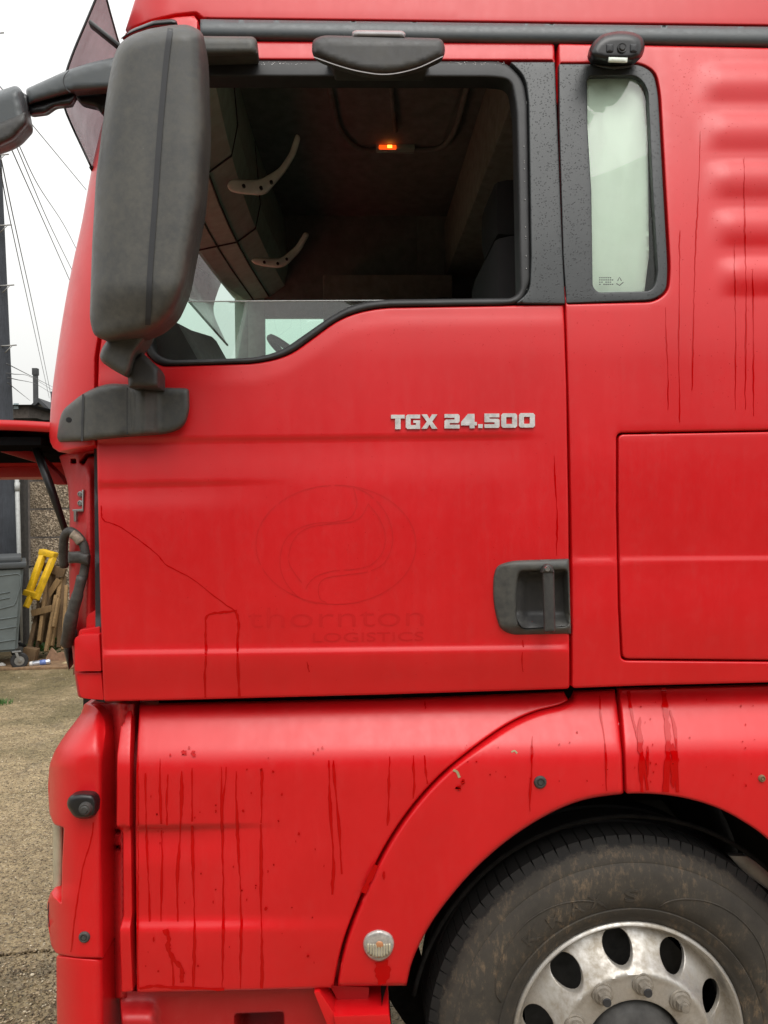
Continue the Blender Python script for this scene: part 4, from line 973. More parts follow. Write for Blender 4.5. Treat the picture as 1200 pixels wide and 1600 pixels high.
# --- wheel
WHY = 0.11; wc = W(982, 1622, WHY); wheel = bpy.data.objects.new('wheel', None); wheel.location = [float(v) for v in wc]
C.objects.link(wheel); wheel.parent = truck; wheel.matrix_parent_inverse = Matrix.Translation(-truck.location)
class _WP: pass
def wput(name, vs, fs, mat, smooth=True, sharp=None):
    vs = [np.array(v)-wc for v in vs]
    o = mesh_obj(name, vs, fs, mat, None, smooth); o.parent = wheel
    bmn = bmesh.new(); bmn.from_mesh(o.data); bmesh.ops.remove_doubles(bmn, verts=bmn.verts, dist=1e-6); bmesh.ops.recalc_face_normals(bmn, faces=bmn.faces); bmn.to_mesh(o.data); bmn.free()
    if sharp: o.data.set_sharp_from_angle(angle=R(sharp))
    return o
tp = [(0.287, 0.03), (0.298, 0.004), (0.303, -0.006), (0.309, -0.010), (0.318, -0.012), (0.322, -0.016), (0.340, -0.022), (0.343, -0.019), (0.346, -0.023), (0.375, -0.030), (0.40, -0.033), (0.43, -0.031), (0.452, -0.024), (0.456, -0.020), (0.460, -0.021), (0.478, -0.010), (0.492, 0.006), (0.500, 0.014), (0.506, 0.03)]
nn_ = 240; vs, fs = lathe_data(tp+[(0.508, 0.05), (0.508, 0.10), (0.500, 0.105), (0.500, 0.115), (0.508, 0.12), (0.508, 0.20), (0.500, 0.205), (0.5, 0.215), (0.508, 0.22), (0.505, 0.29), (0.48, 0.32), (0.30, 0.30)], wc, nn_)
tyre = wput('tyre', vs, fs, M['tyre'], True, 50)
# shoulder blocks
bl = []
for k in range(96):
    a = 2*math.pi*k/96; ca, sa = math.cos(a), math.sin(a)
    for r0_, r1_, y0_, y1_ in ((0.488, 0.511, 0.004, 0.095),):
        w_ = 0.0146; P = []
        for rr, yy in ((r0_, y0_), (r1_, y0_+0.012), (r1_, y1_), (r0_, y1_)):
            for s in (-w_, w_): P.append(np.array([wc[0]+rr*ca-s*sa, wc[1]+yy, wc[2]+rr*sa+s*ca]))
        bl.append((P, [(0, 1, 3, 2), (2, 3, 5, 4), (4, 5, 7, 6), (0, 2, 4, 6), (1, 7, 5, 3), (0, 6, 7, 1)]))
v_, f_ = join_data(bl); o = wput('tread_block', v_, f_, M['tyre'], False); tag(o, kind='stuff')
# raised letters on the sidewall
def tyre_y(r): return np.interp(r, [p[0] for p in tp], [p[1] for p in tp])
def tyre_text(ch, ang, r, h, wdt):
    cu = bpy.data.curves.new('l', 'FONT'); cu.body = ch; cu.size = 1; cu.extrude = 0.02; cu.offset = 0.02; cu.resolution_u = 3
    ob = bpy.data.objects.new('l', cu); C.objects.link(ob); bpy.context.view_layer.update(); me = bpy.data.meshes.new_from_object(ob); bpy.data.objects.remove(ob)
    co = np.array([v.co[:] for v in me.vertices]); mn, mx = co.min(0), co.max(0)
    u = ((co[:, 0]-mn[0])/(mx[0]-mn[0])-0.5)*wdt; v = (co[:, 1]-mn[1])/(mx[1]-mn[1])*h; top_ = co[:, 2] > 0
    rr = r+v; th_ = ang-u/r
    P = np.stack([wc[0]+rr*np.cos(th_), wc[1]+tyre_y(rr)-np.where(top_, 0.0022, -0.002), wc[2]+rr*np.sin(th_)], 1)
    wput('sidewall_letter', list(P), [tuple(p.vertices) for p in me.polygons], M['tyre'], False)
for ch_, (px, py) in zip('KMAXS', ((829, 1452), (863, 1423), (896, 1407), (928, 1397), (983, 1394))):
    dx, dy = px-982, 1622-py; tyre_text(ch_, math.atan2(dy, dx), 0.362, 0.034, 0.036)
# sidewall contour lines
for a0_, a1_ in ((20, 78), (100, 160), (200, 340)):
    pts = []
    for k in range(30):
        t_ = k/29; a = R(a0_+(a1_-a0_)*t_); r = 0.352+0.065*math.sin(math.pi*t_)**0.6
        pts.append((wc[0]+r*math.cos(a), wc[1]+tyre_y(r)-0.0005, wc[2]+r*math.sin(a)))
    v_, f_ = tube_data(pts, 0.0018, 6); wput('sidewall_ridge', v_, f_, M['tyre'])
# rim disc with hand holes
rp_ = [(0.0, -0.045), (0.183, -0.046), (0.190, -0.050), (0.197, -0.046), (0.206, -0.032), (0.225, -0.008), (0.245, 0.010), (0.262, 0.022), (0.272, 0.028)]
def rimY(x, z): return np.interp(np.hypot(x, z), [p[0] for p in rp_], [p[1] for p in rp_])
def circ(cx_, cz_, r, n_=24, ry=None): return [(cx_+r*math.cos(2*math.pi*k/n_), cz_+(ry or r)*math.sin(2*math.pi*k/n_)) for k in range(n_)]
hl = []
for k in range(10):
    a = R(90+6-36*k+0); hl.append([tuple((0.236*math.cos(a)+u*math.cos(a)-w_*math.sin(a), 0.236*math.sin(a)+u*math.sin(a)+w_*math.cos(a))) for u, w_ in circ(0, 0, 0.034, 24, 0.0365)])
hl.append(circ(0, 0, 0.126, 60))
def rim3d(x, y, Y): return np.stack([wc[0]+x, wc[1]+Y, wc[2]-y*-1*1.0], 1)
vo_, fo_, bd_, _ = tri2d(circ(0, 0, 0.272, 120), hl, 0.009, 0.003, 0.007)
Yv = rimY(vo_[:, 0], vo_[:, 1]); dd = dist(vo_, [densify(h_, 0.007) for h_ in hl]); tt_ = 1-np.clip(dd/0.003, 0, 1); Yv = Yv+0.003*(1-np.sqrt(1-tt_**2))
P = np.stack([wc[0]+vo_[:, 0], wc[1]+Yv, wc[2]+vo_[:, 1]], 1); vs = list(P); fs = [tuple(f) for f in fo_]; mp = {}
for a, b_ in bd_:
    for k in (a, b_):
        if k not in mp: mp[k] = len(vs); vs.append(P[k]+np.array([0, 0.012, 0]))
for a, b_ in bd_: fs.append((b_, a, mp[a], mp[b_]))
rim = wput('rim', vs, fs, M['alu'], True, 50)
v_, f_ = lathe_data([(0.272, 0.028), (0.276, 0.024), (0.281, 0.012), (0.285, -0.004), (0.291, -0.009), (0.297, -0.007), (0.300, 0.000), (0.298, 0.02), (0.285, 0.06), (0.27, 0.12)], wc, 120); wput('rim_flange', v_, f_, M['alu'], True, 50)
v_, f_ = lathe_data([(0.27, 0.075), (0.27, 0.28), (0.0, 0.28)], wc, 60); wput('rim_barrel', v_, f_, M['liner'])
v_, f_ = lathe_data([(0.24, 0.12), (0.0, 0.12)], wc, 40); wput('brake_disc', v_, f_, M['hub'])
nm_ = None
def nutmesh():
    bmn = bmesh.new()
    def cone(r1, r2, y0, y1, n_=24):
        bmesh.ops.create_cone(bmn, cap_ends=True, segments=n_, radius1=r1, radius2=r2, depth=abs(y1-y0), matrix=Matrix.Translation((0, (y0+y1)/2, 0)) @ Matrix.Rotation(R(90), 4, 'X'))
    cone(0.0275, 0.0265, 0.0, -0.005); cone(0.0235, 0.0205, -0.005, -0.011); cone(0.0165, 0.0155, -0.011, -0.026, 6); cone(0.0110, 0.0105, -0.026, -0.034)
    return bmn
tips = simple('dark_stud_cap', (0.03, 0.03, 0.032), 0.5); tm = None
for k in range(10):
    a = R(119-36*k)
    loc = (0.1675*math.cos(a), -0.0465, 0.1675*math.sin(a))
    if nm_ is None:
        o = bm_obj('wheel_nut', nutmesh(), M['nut'], None, True, 35); nm_ = o.data
    else: o = bpy.data.objects.new('wheel_nut', nm_); C.objects.link(o)
    o.parent = wheel; o.location = loc
    if k in (0, 1, 4, 6, 8):
        if tm is None:
            bmn = bmesh.new(); bmesh.ops.create_cone(bmn, cap_ends=True, segments=20, radius1=0.0108, radius2=0.0095, depth=0.004, matrix=Matrix.Rotation(R(90), 4, 'X')); q_ = bm_obj('stud_cap', bmn, tips, None, True, 35); tm = q_.data
        else: q_ = bpy.data.objects.new('stud_cap', tm); C.objects.link(q_)
        q_.parent = wheel; q_.location = (loc[0], loc[1]-0.0355, loc[2])
v_, f_ = lathe_data([(0.126, 0.0), (0.122, -0.012), (0.118, -0.03), (0.105, -0.055), (0.085, -0.066), (0.055, -0.072), (0.052, -0.085), (0.0, -0.087)], wc, 60); wput('hub_cover', v_, f_, M['hub'], True, 30)
bmn = bmesh.new(); bmesh.ops.create_cone(bmn, cap_ends=True, segments=12, radius1=0.009, radius2=0.007, depth=0.016, matrix=Matrix.Rotation(R(90), 4, 'X')); hm = None
for k in range(8):
    a = R(22+45*k)
    if hm is None: o = bm_obj('hub_bolt', bmn, M['nut'], None, True, 35); hm = o.data
    else: o = bpy.data.objects.new('hub_bolt', hm); C.objects.link(o)
    o.parent = wheel; o.location = (0.074*math.cos(a), -0.074, 0.074*math.sin(a))
# wheel well liner
vs = []; fs = []; nA = 40
for j, yy in enumerate((0.06, 0.35, 0.75)):
    for k in range(nA+1):
        a = R(-20+225*k/nA); r = 0.645; vs.append((wc[0]+r*math.cos(a), yy, wc[2]+r*math.sin(a)))
for j in range(2):
    for k in range(nA): fs.append((j*(nA+1)+k, j*(nA+1)+k+1, (j+1)*(nA+1)+k+1, (j+1)*(nA+1)+k))
mesh_obj('wheel_liner', vs, fs, M['liner'], truck)
v_, f_ = lathe_data([(0.66, 0.0), (0.50, 0.0)], (wc[0], 0.76, wc[2]), 60); mesh_obj('wheel_well_back', v_, f_, M['liner'], truck)
box('chassis_rail', (wc[0]+0.3, 0.85, 0.95), (3.0, 0.1, 0.28), M['liner'], truck, bevel=0.004)
v_, f_ = tube_data([(wc[0]+0.558*math.cos(R(a)), 0.13, wc[2]+0.558*math.sin(R(a))) for a in range(28, 172, 4)], 0.006, 8); mesh_obj('liner_lip', v_, f_, M['liner'], truck)
prism('chassis_plate', [(1139, 1337), (1168, 1338), (1240, 1385), (1240, 1420), (1165, 1366)], 0.20, 0.22, M['steel'], truck, 0.002)
prism('spring_hanger', [(1165, 1367), (1240, 1420), (1260, 1500), (1215, 1470), (1200, 1410)], 0.18, 0.26, M['liner'], truck, 0.002)

# --- side mirror
mo = D([(169, 131, 10), (178, 87, 14), (188, 66, 10), (206, 54, 10), (233, 45, 6), (268, 39, 6), (294, 38, 10), (318, 50, 12), (321, 79, 8), (325, 198, 20), (322, 248, 20), (316, 320, 10), (292, 446, 14), (283, 469, 10), (272, 492, 12), (250, 512, 8), (225, 524, 8), (168, 532, 14), (147, 526, 12), (140, 500, 12), (144, 379, 10), (150, 277, 10), (159, 204, 10)], 10)
def mirshape(x, y): return 0.05*np.clip((225-x)/90, 0, 1)**2+0.02*np.clip((x-270)/55, 0, 1)**2+0.03*ss((y-440)/90)
mir = pillow('mirror_housing', mo, -0.20, 0.085, 0.09, 24, M['grey'], truck, step=7, power=2.6, shape=mirshape, bstep=8)
def mirY(x, y):
    L = densify(mo, 8); d = dist(np.stack([np.atleast_1d(x), np.atleast_1d(y)], 1), [L]); t_ = 1-np.clip(d/24, 0, 1); h_ = np.clip(1-t_**2.6, 0, 1)**(1/2.6)
    return -0.20-0.085*h_+mirshape(np.atleast_1d(x), np.atleast_1d(y))*h_
sp_ = np.array(spl([(266, 44), (259, 100), (250, 200), (241, 330), (234, 430), (231, 508)], 10))
v_, f_ = ribbon_data(sp_, 8.5, mirY, off=0.0022); mesh_obj('mirror_seam', v_, f_, M['seam'], mir)
# pale edge of the mirror glass bezel
pillow('mirror_bezel', [(318, 105), (323, 104), (326, 190), (322, 300), (312, 342), (309, 338), (316, 300), (321, 190)], -0.15, 0.012, 0.012, 2.5, M['grey2'], mir, step=6)
pts = [(186, 62), (205, 46), (240, 32), (270, 29), (277, 33), (276, 39), (240, 42), (210, 52)]
pillow('mirror_top_arm', D(pts, 5), -0.06, 0.02, 0.05, 6, M['black'], truck, step=5)
pillow('mirror_upper_bracket', D([(300, 56), (396, 57), (402, 64), (404, 86), (300, 89)], 5), 0.05, 0.05, 0.05, 6, M['grey'], truck, step=6)
# lower arm
pillow('mirror_lower_arm', D([(168, 531, 3), (181, 521, 8), (216, 506, 10), (228, 509, 6), (233, 519, 5), (226, 533, 6), (210, 554, 6), (203, 580, 5), (196, 589, 4), (175, 577, 8), (159, 566, 8), (155, 556, 6), (160, 542, 6)], 6), -0.13, 0.045, 0.07, 9, M['grey'], truck, step=4, power=2.6)
pillow('mirror_arm_foot', D([(204, 562, 4), (222, 550, 4), (249, 576, 6), (249, 607, 3), (201, 606, 3), (199, 585, 4)], 4), -0.09, 0.03, 0.08, 7, M['grey2'], truck, step=4)
mb = pillow('mirror_mount', D([(91, 660, 14), (97, 640, 12), (130, 613, 18), (168, 598, 20), (200, 600, 10), (248, 605, 6), (296, 606, 8), (297, 640, 10), (289, 668, 18), (262, 679, 20), (200, 683, 20), (130, 690, 10), (92, 692, 8), (88, 684, 6)], 8), lambda x, y: 0.015+0.11*np.clip((150-x)/70, 0, 1)**1.6, 0.060, 0.03, 7, M['grey'], truck, step=5, power=2.6,
            shape=lambda x, y: 0.028*np.exp(-((x-222)/14)**2)*-0.8+0.012*ss((x-240)/10))
pillow('mount_hinge', D([(200, 605), (240, 606), (238, 676), (202, 680)], 4), -0.035, 0.024, 0.02, 14, M['grey'], mb, step=4)
v_, f_ = ribbon_data([(130, 616), (129, 650), (128, 689)], 3.5, lambda x, y: 0.015+0.11*np.clip((150-x)/70, 0, 1)**1.6-0.0605, off=0.001); mesh_obj('mount_seam', v_, f_, M['black'], mb)
v_, f_ = ribbon_data([(199, 606), (199, 640), (199, 678)], 2.0, lambda x, y: 0.015-0.0605, off=0.0012); mesh_obj('mount_seam', v_, f_, M['seam'], mb)
lathe('mount_screw_hole', [(0, 0), (0.006, 0), (0.0065, 0.003)], W(107, 656, -0.035), M['black'], mb, 16)
# --- kerb mirror above the window
km = pillow('kerb_mirror', D([(488, 62, 8), (505, 55, 10), (690, 60, 8), (696, 74, 8), (694, 90, 10), (655, 108, 20), (600, 120, 30), (545, 110, 30), (500, 93, 12), (487, 85, 8)], 8), -0.075, 0.035, 0.03, 10, M['grey2'], truck, step=6)
pillow('kerb_mirror_foot', D([(505, 62), (680, 65), (670, 90), (520, 88)], 5), 0.0, 0.05, 0.12, 6, M['grey2'], km, step=6)
pillow('mirror_cap', D([(550, 50), (556, 47), (628, 48), (634, 52), (633, 60), (550, 59)], 3), -0.06, 0.03, 0.06, 5, M['clear_cap'], km, step=5)
v_, f_ = ribbon_data(spl([(490, 89), (530, 103), (565, 112), (605, 116), (650, 107), (692, 88)], 5), 1.6, -0.1105, off=0.0); mesh_obj('mirror_lip', v_, f_, M['clear_cap'], km)
# --- side camera
sc_o = D([(918, 82, 6), (926, 66, 8), (941, 53, 8), (966, 48, 10), (990, 50, 8), (1005, 58, 8), (1008, 74, 6), (1003, 91, 8), (987, 99, 8), (944, 98, 6), (925, 94, 6)], 6)
camr = pillow('side_camera', sc_o, 0.06, 0.05, 0.03, 13, M['black'], truck, step=4, power=2.4)
lathe('camera_lens', [(0, -0.004), (0.006, -0.004), (0.008, -0.001), (0.011, -0.002), (0.012, 0.004)], W(972, 75, 0.008), M['rubber'], camr, 20)
for x in (953, 990): pillow('camera_vent', D([(x-6, 68), (x+6, 68), (x+6, 82), (x-6, 82)], 3), 0.012, 0.006, 0.01, 4, M['seam'], camr, step=4)
pillow('camera_label', D([(951, 89), (981, 90), (980, 98), (950, 97)], 1), 0.012, 0.006, 0.004, 2, M['white_plastic'], camr, step=5)
pillow('camera_bracket', D([(921, 98), (990, 99), (988, 106), (960, 110), (935, 106)], 4), 0.09, 0.02, 0.03, 4, M['black'], camr, step=4)

# --- sun visor over the windscreen
prof = [(160, -26), (149, 0), (133, 38), (116, 78), (104, 112), (98, 140), (101, 168), (113, 198), (128, 230), (143, 262)]
pf = W(np.array([p[0] for p in spl(prof, 3)]), np.array([p[1] for p in spl(prof, 3)]), 0.16)
bow = lambda t: -0.13*math.sin(math.pi*t)
NV = 14; vs = []; fs = []; n_ = len(pf)
for i in range(NV):
    t_ = i/(NV-1)
    for p in pf: vs.append((p[0]+bow(t_), 0.16+2.0*t_, p[2]+0.13*math.sin(math.pi*t_)))
for i in range(NV-1):
    for k in range(n_-1): fs.append((i*n_+k, i*n_+k+1, (i+1)*n_+k+1, (i+1)*n_+k))
vis = mesh_obj('sun_visor', vs, fs, M['smoke'], truck)
tube('visor_rim', list(pf), 0.003, M['black'], vis, 6)
tube('visor_rim', [(pf[0][0]+bow(i/13), 0.16+2.0*i/13, pf[0][2]+0.13*math.sin(math.pi*i/13)) for i in range(14)], 0.003, M['black'], vis, 6)
tube('visor_rim', [(pf[-1][0]+bow(i/13), 0.16+2.0*i/13, pf[-1][2]+0.13*math.sin(math.pi*i/13)) for i in range(14)], 0.006, M['black'], vis, 6)
a, b_ = W(141, 37, 0.140), W(192, 78, 0.148)
box_between('visor_strap', a, b_, 0.026, 0.010, M['black'], vis, 0.003)
# front mirror and arm
fa = pillow('front_mirror_arm', D([(40, 139, 5), (104, 110, 10), (140, 98, 10), (185, 88, 4), (190, 140, 4), (115, 145, 10), (43, 165, 4)], 5), 0.10, 0.03, 0.03, 10, M['rail'], truck, step=6)
pillow('arm_underside', D([(42, 164), (115, 146), (120, 150), (112, 165), (86, 168), (72, 178), (48, 181), (40, 176)], 4), 0.11, 0.022, 0.02, 7, M['black'], fa, step=5)
pillow('arm_hinge', D([(112, 146), (175, 140), (172, 165), (160, 180), (150, 168), (125, 162)], 4), 0.15, 0.02, 0.03, 6, M['black'], fa, step=5)
v_, f_ = ribbon_data(spl([(108, 110), (101, 118), (99, 128), (103, 138), (110, 144)], 4), 1.4, 0.0695, off=0.0); mesh_obj('arm_seam', v_, f_, M['seam'], fa)
fm = pillow('front_mirror', D([(-60, 175, 20), (-20, 148, 15), (25, 133, 12), (34, 140, 6), (40, 165, 8), (45, 192, 8), (22, 218, 14), (-5, 230, 14), (-50, 240, 20)], 10), 0.06, 0.05, 0.06, 14, M['rail'], truck, step=6)
pillow('front_mirror_bezel', D([(-40, 205), (40, 172), (46, 193), (22, 220), (-5, 232), (-45, 242)], 8), 0.045, 0.045, 0.02, 9, M['grey2'], fm, step=6)
pillow('mirror_arm_joint', D([(30, 140), (44, 150), (46, 176), (38, 180), (33, 160)], 3), 0.09, 0.02, 0.02, 5, M['black'], fa, step=4)

# --- windscreen and cab front
def front_x(z): return np.interp(z, [0.3, 1.3, 1.9, 2.05, 2.2, 2.53, 3.0, 3.4, 3.8], [-.76, -.76, -.74, -.735, -.71, -.66, -.555, -.47, -.36])
def front_sheet(name, z0, z1, mat, y0=0.17, y1=2.28, off=0.0, nz=10, parent=truck):
    vs = []; fs = []; ny = 20
    for i in range(nz+1):
        z = z0+(z1-z0)*i/nz
        for j in range(ny+1):
            t_ = j/ny; vs.append((front_x(z)-0.15*math.sin(math.pi*t_)+off, y0+(y1-y0)*t_, z))
    for i in range(nz):
        for j in range(ny): fs.append((i*(ny+1)+j, i*(ny+1)+j+1, (i+1)*(ny+1)+j+1, (i+1)*(ny+1)+j))
    return mesh_obj(name, vs, fs, mat, parent)
front_sheet('windscreen', 2.06, 3.0, M['screen_glass'])
front_sheet('front_header', 3.0, 3.55, M['red'])
front_sheet('front_panel', 1.42, 2.06, M['red_inner'], off=0.03)
# --- cab interior
IZ = 3.44
def ibox(name, x0, x1, y0, y1, z0, z1, mat, parent=truck, bevel=0.01): return box(name, ((x0+x1)/2, (y0+y1)/2, (z0+z1)/2), (x1-x0, y1-y0, z1-z0), mat, parent, None, bevel)
ceil = ibox('cab_ceiling', -0.62, 1.35, 0.14, 2.28, IZ, IZ+0.03, M['int_dark'])
ibox('cab_rear_wall', 1.30, 1.36, 0.10, 2.30, 1.3, IZ, M['int_dark'])
ibox('cab_floor', -0.52, 1.35, 0.07, 2.28, 1.42, 1.46, M['int_dark'])
ibox('front_inner_panel', -0.68, -0.64, 0.16, 2.28, 2.02, 2.2, M['int_dark'])
# far side wall with window opening
XW0 = W(414, 500, 2.30)[0]; ZW1 = W(450, 497, 2.30)[2]
far = bpy.data.objects.new('far_side_wall', None); far.location = (0, 2.3, 1.4); C.objects.link(far); far.parent = truck; far.matrix_parent_inverse = Matrix.Translation(-truck.location)
def fpart(name, x0, x1, z0, z1, mat):
    o = box(name, ((x0+x1)/2, 0, (z0+z1)/2-1.4), (x1-x0, 0.05, z1-z0), mat, None, None, 0.004); o.parent = far
XP = W(368, 500, 2.30)[0]
fpart('far_pillar', XP, XP+0.07, 2.15, 3.46, M['int_grey']); fpart('far_pillar_trim', XP+0.07, XW0, 2.15, 3.46, M['int_grey'])
fpart('far_header', XW0, 0.35, ZW1, 3.46, M['int_dark']); fpart('far_rear_panel', 0.35, 1.36, 1.42, 3.46, M['int_dark']); fpart('far_door_card', XP, 0.35, 1.42, 2.22, M['int_dark'])
o = box('far_window_pane', ((XW0+0.35)/2, 0.0, (2.22+ZW1)/2-1.4), (0.35-XW0, 0.005, ZW1-2.22), M['screen_glass'], None, None, 0); o.parent = far
# overhead storage above the windscreen
sec = [(-0.70, 3.00), (-0.66, 2.965), (-0.50, 3.00), (-0.42, 3.06), (-0.40, 3.16), (-0.42, 3.44), (-0.53, 3.44)]
lb = lambda y: 0.05*(1-math.sin(math.pi*(y-0.14)/2.14))
vs = [(x+lb(y), y, z) for y in np.linspace(0.30, 2.27, 11) for x, z in sec]; k_ = len(sec); fs = []
for s in range(10):
    for i in range(k_): fs.append((s*k_+i, s*k_+(i+1) % k_, (s+1)*k_+(i+1) % k_, (s+1)*k_+i))
shelf = mesh_obj('overhead_locker', vs, fs+[tuple(range(k_))], M['int_grey'], truck, False)
for yy in (0.8, 1.45): tube('locker_seam', [(x+lb(yy), yy, z) for x, z in ((-0.70, 2.995), (-0.66, 2.962), (-0.50, 2.996), (-0.42, 3.055), (-0.398, 3.16), (-0.42, 3.43))], 0.0035, M['seam'], shelf, 5)
tube('locker_seam', [(-0.585+lb(y), y, 2.980) for y in np.linspace(0.31, 2.25, 9)], 0.004, M['seam'], shelf, 5)
tube('locker_seam', [(-0.50+lb(y), y, 2.997) for y in np.linspace(0.31, 2.25, 9)], 0.004, M['seam'], shelf, 5)
def bracket(pts, Y, Y2):
    o = pillow('locker_bracket', rnd(pts, 7), Y, 0.012, 0.012, 4, M['white_plastic'], shelf, step=5); return o
bracket([(354, 288), (362, 280), (398, 281), (410, 279), (437, 262), (452, 240), (463, 208), (470, 215), (462, 242), (446, 268), (417, 302), (404, 305), (372, 302), (358, 298)], 0.85, 0)
bracket([(392, 406), (400, 402), (425, 404), (440, 403), (462, 385), (476, 362), (484, 366), (470, 392), (449, 414), (436, 419), (410, 416), (396, 412)], 1.55, 0)
for (x, y, Y) in ((408, 294, 0.83), (424, 285, 0.83), (381, 291, 0.83), (434, 412, 1.53), (448, 405, 1.53), (413, 410, 1.53)):
    lathe('bracket_hole', [(0, -0.006), (0.006, -0.006), (0.006, 0.004)], W(x, y, Y), M['black'], shelf, 12)
# roof hatch frame on the ceiling
hp = [tuple(atz(x, y, IZ-0.012)) for x, y in rnd([(512, 118, 10), (735, 118, 10), (712, 205, 20), (690, 234, 20), (560, 236, 20), (528, 205, 20)], 10)]
hp.append(hp[0]); tube('roof_hatch_frame', hp, 0.012, M['int_dark'], ceil, 8)
hc = atz(np.array([525., 725, 690, 560]), np.array([125., 125, 225, 226]), IZ-0.006); mesh_obj('roof_hatch_panel', hc, [(0, 1, 2, 3)], M['int_dark'], ceil, False)
a, b_ = atz(610, 128, IZ-0.02), atz(618, 205, IZ-0.02); tube('hatch_handle', [a, b_], 0.010, M['int_dark'], ceil, 6)
lp = atz(607, 235, IZ-0.02); box('interior_lamp', (lp[0]+0.03, lp[1], IZ-0.012), (0.17, 0.05, 0.022), M['int_grey'], truck, None, 0.006)
box('lamp_lens', (lp[0]-0.005, lp[1]-0.028, IZ-0.020), (0.075, 0.012, 0.016), M['lit'], truck.children[-1] if False else ceil, None, 0.003)
box('lamp_bulb', (lp[0]+0.004, lp[1]-0.0355, IZ-0.020), (0.020, 0.003, 0.012), M['litcore'], ceil, None, 0.001)
ibox('upper_bunk', 0.50, 1.32, 0.3, 2.26, 3.10, 3.40, M['int_brown']); ibox('lower_bunk', 0.45, 1.32, 0.14, 2.26, 1.9, 2.2, M['int_brown'])
ibox('far_shelf', -0.15, 0.50, 1.95, 2.26, 2.74, 3.02, M['int_brown'])
def seat(x, y):
    o = ibox('seat_backrest', x, x+0.16, y-0.23, y+0.23, 1.9, 2.62, M['seat'], truck, 0.05); ibox('seat_headrest', x+0.02, x+0.13, y-0.13, y+0.13, 2.64, 2.82, M['seat'], o, 0.04)
    ibox('seat_cushion', x-0.42, x+0.05, y-0.24, y+0.24, 1.78, 1.94, M['seat'], truck, 0.05)
seat(0.40, 0.55); seat(0.34, 1.75)
# dashboard
da = spl([(0.20, 2.36), (0.5, 2.40), (0.75, 2.44), (1.0, 2.36), (1.4, 2.37), (1.7, 2.46), (2.0, 2.44), (2.24, 2.36)], 3)
vs = []; fs = []
for y, z in da:
    for x, zz in ((-0.66, -0.9), (-0.70, 0.0), (-0.62, 0.02), (-0.46, -0.03), (-0.40, -0.14), (-0.42, -0.9)): vs.append((x, y, z+zz if zz > -0.5 else 1.46))
for i in range(len(da)-1):
    for k in range(6): fs.append((i*6+k, i*6+(k+1) % 6, (i+1)*6+(k+1) % 6, (i+1)*6+k))
fs += [tuple(range(6)), tuple(range(len(vs)-6, len(vs)))]
dash = mesh_obj('dashboard', vs, fs, M['grey2'], truck)
rot = Matrix.Rotation(R(40), 3, 'Y')
sw = [Vector((-0.22, 1.72, 2.50))+rot @ Vector((0.22*math.cos(t_), 0.22*math.sin(t_), 0)) for t_ in np.linspace(0, 2*math.pi, 33)]
tube('steering_wheel', sw, 0.016, M['seat'], truck, 8)
tube('steering_column', [(-0.22, 1.72, 2.50), (-0.45, 1.72, 2.25)], 0.04, M['int_dark'], truck, 10)

# --- nose under the raised flap
bp = W(np.array([-70., 82]), np.array([662., 666]), 0.16)
fz = 2.055
# flap: curved shell, hinged at the windscreen foot
vs = []; fs = []; NX, NY = 14, 18
for k in range(2):
    for j in range(NY+1):
        ty = j/NY; yy = 0.14+2.1*ty; bowx = -0.15*math.sin(math.pi*ty)
        e_ = min(ty, 1-ty)*2.1; dropz = 0.012*math.sqrt(max(0, 1-min(1, e_/0.06)**2)) if e_ < 0.06 else 0
        for i in range(NX+1):
            tx = i/NX; x = -1.36+bowx+(0.62)*tx; z = fz+0.03*math.sin(tx*2.4)-dropz-(0.025 if k else 0)+0.0*tx
            vs.append((x, yy+(0.004 if k and j == 0 else 0), z))
o_ = (NY+1)*(NX+1)
for k in range(2):
    for j in range(NY):
        for i in range(NX):
            a = k*o_+j*(NX+1)+i; q = (a, a+1, a+NX+2, a+NX+1); fs.append(q if k == 0 else q[::-1])
for i in range(NX): fs.append((i, i+o_, i+1+o_, i+1))
flap = mesh_obj('bonnet_flap', vs, fs, M['red'], truck)
ibox('flap_insulation', -1.42, -0.80, 0.17, 0.80, fz-0.045, fz-0.022, M['foam'], flap, 0.004)
ibox('flap_inner_skin', -1.42, -0.80, 0.82, 2.1, fz-0.045, fz-0.022, M['flapin'], flap, 0.004)
ibox('flap_frame', -1.45, -0.80, 1.0, 1.15, fz-0.085, fz-0.02, M['red_inner'], flap, 0.012)
prism('flap_hinge', [(40, 700), (62, 712), (80, 730), (92, 742), (103, 757), (84, 757), (76, 742), (55, 722), (0, 706), (0, 693)], 0.34, 0.38, M['red_inner'], flap, 0.003)
tube('gas_strut', [W(52, 688, 0.24), W(80, 764, 0.24), W(105, 838, 0.24)], [0.011, 0.011, 0.008], M['black'], truck, 12)
tube('gas_strut', [W(57, 692, 0.27), W(70, 735, 0.26)], 0.008, M['black'], truck, 10)
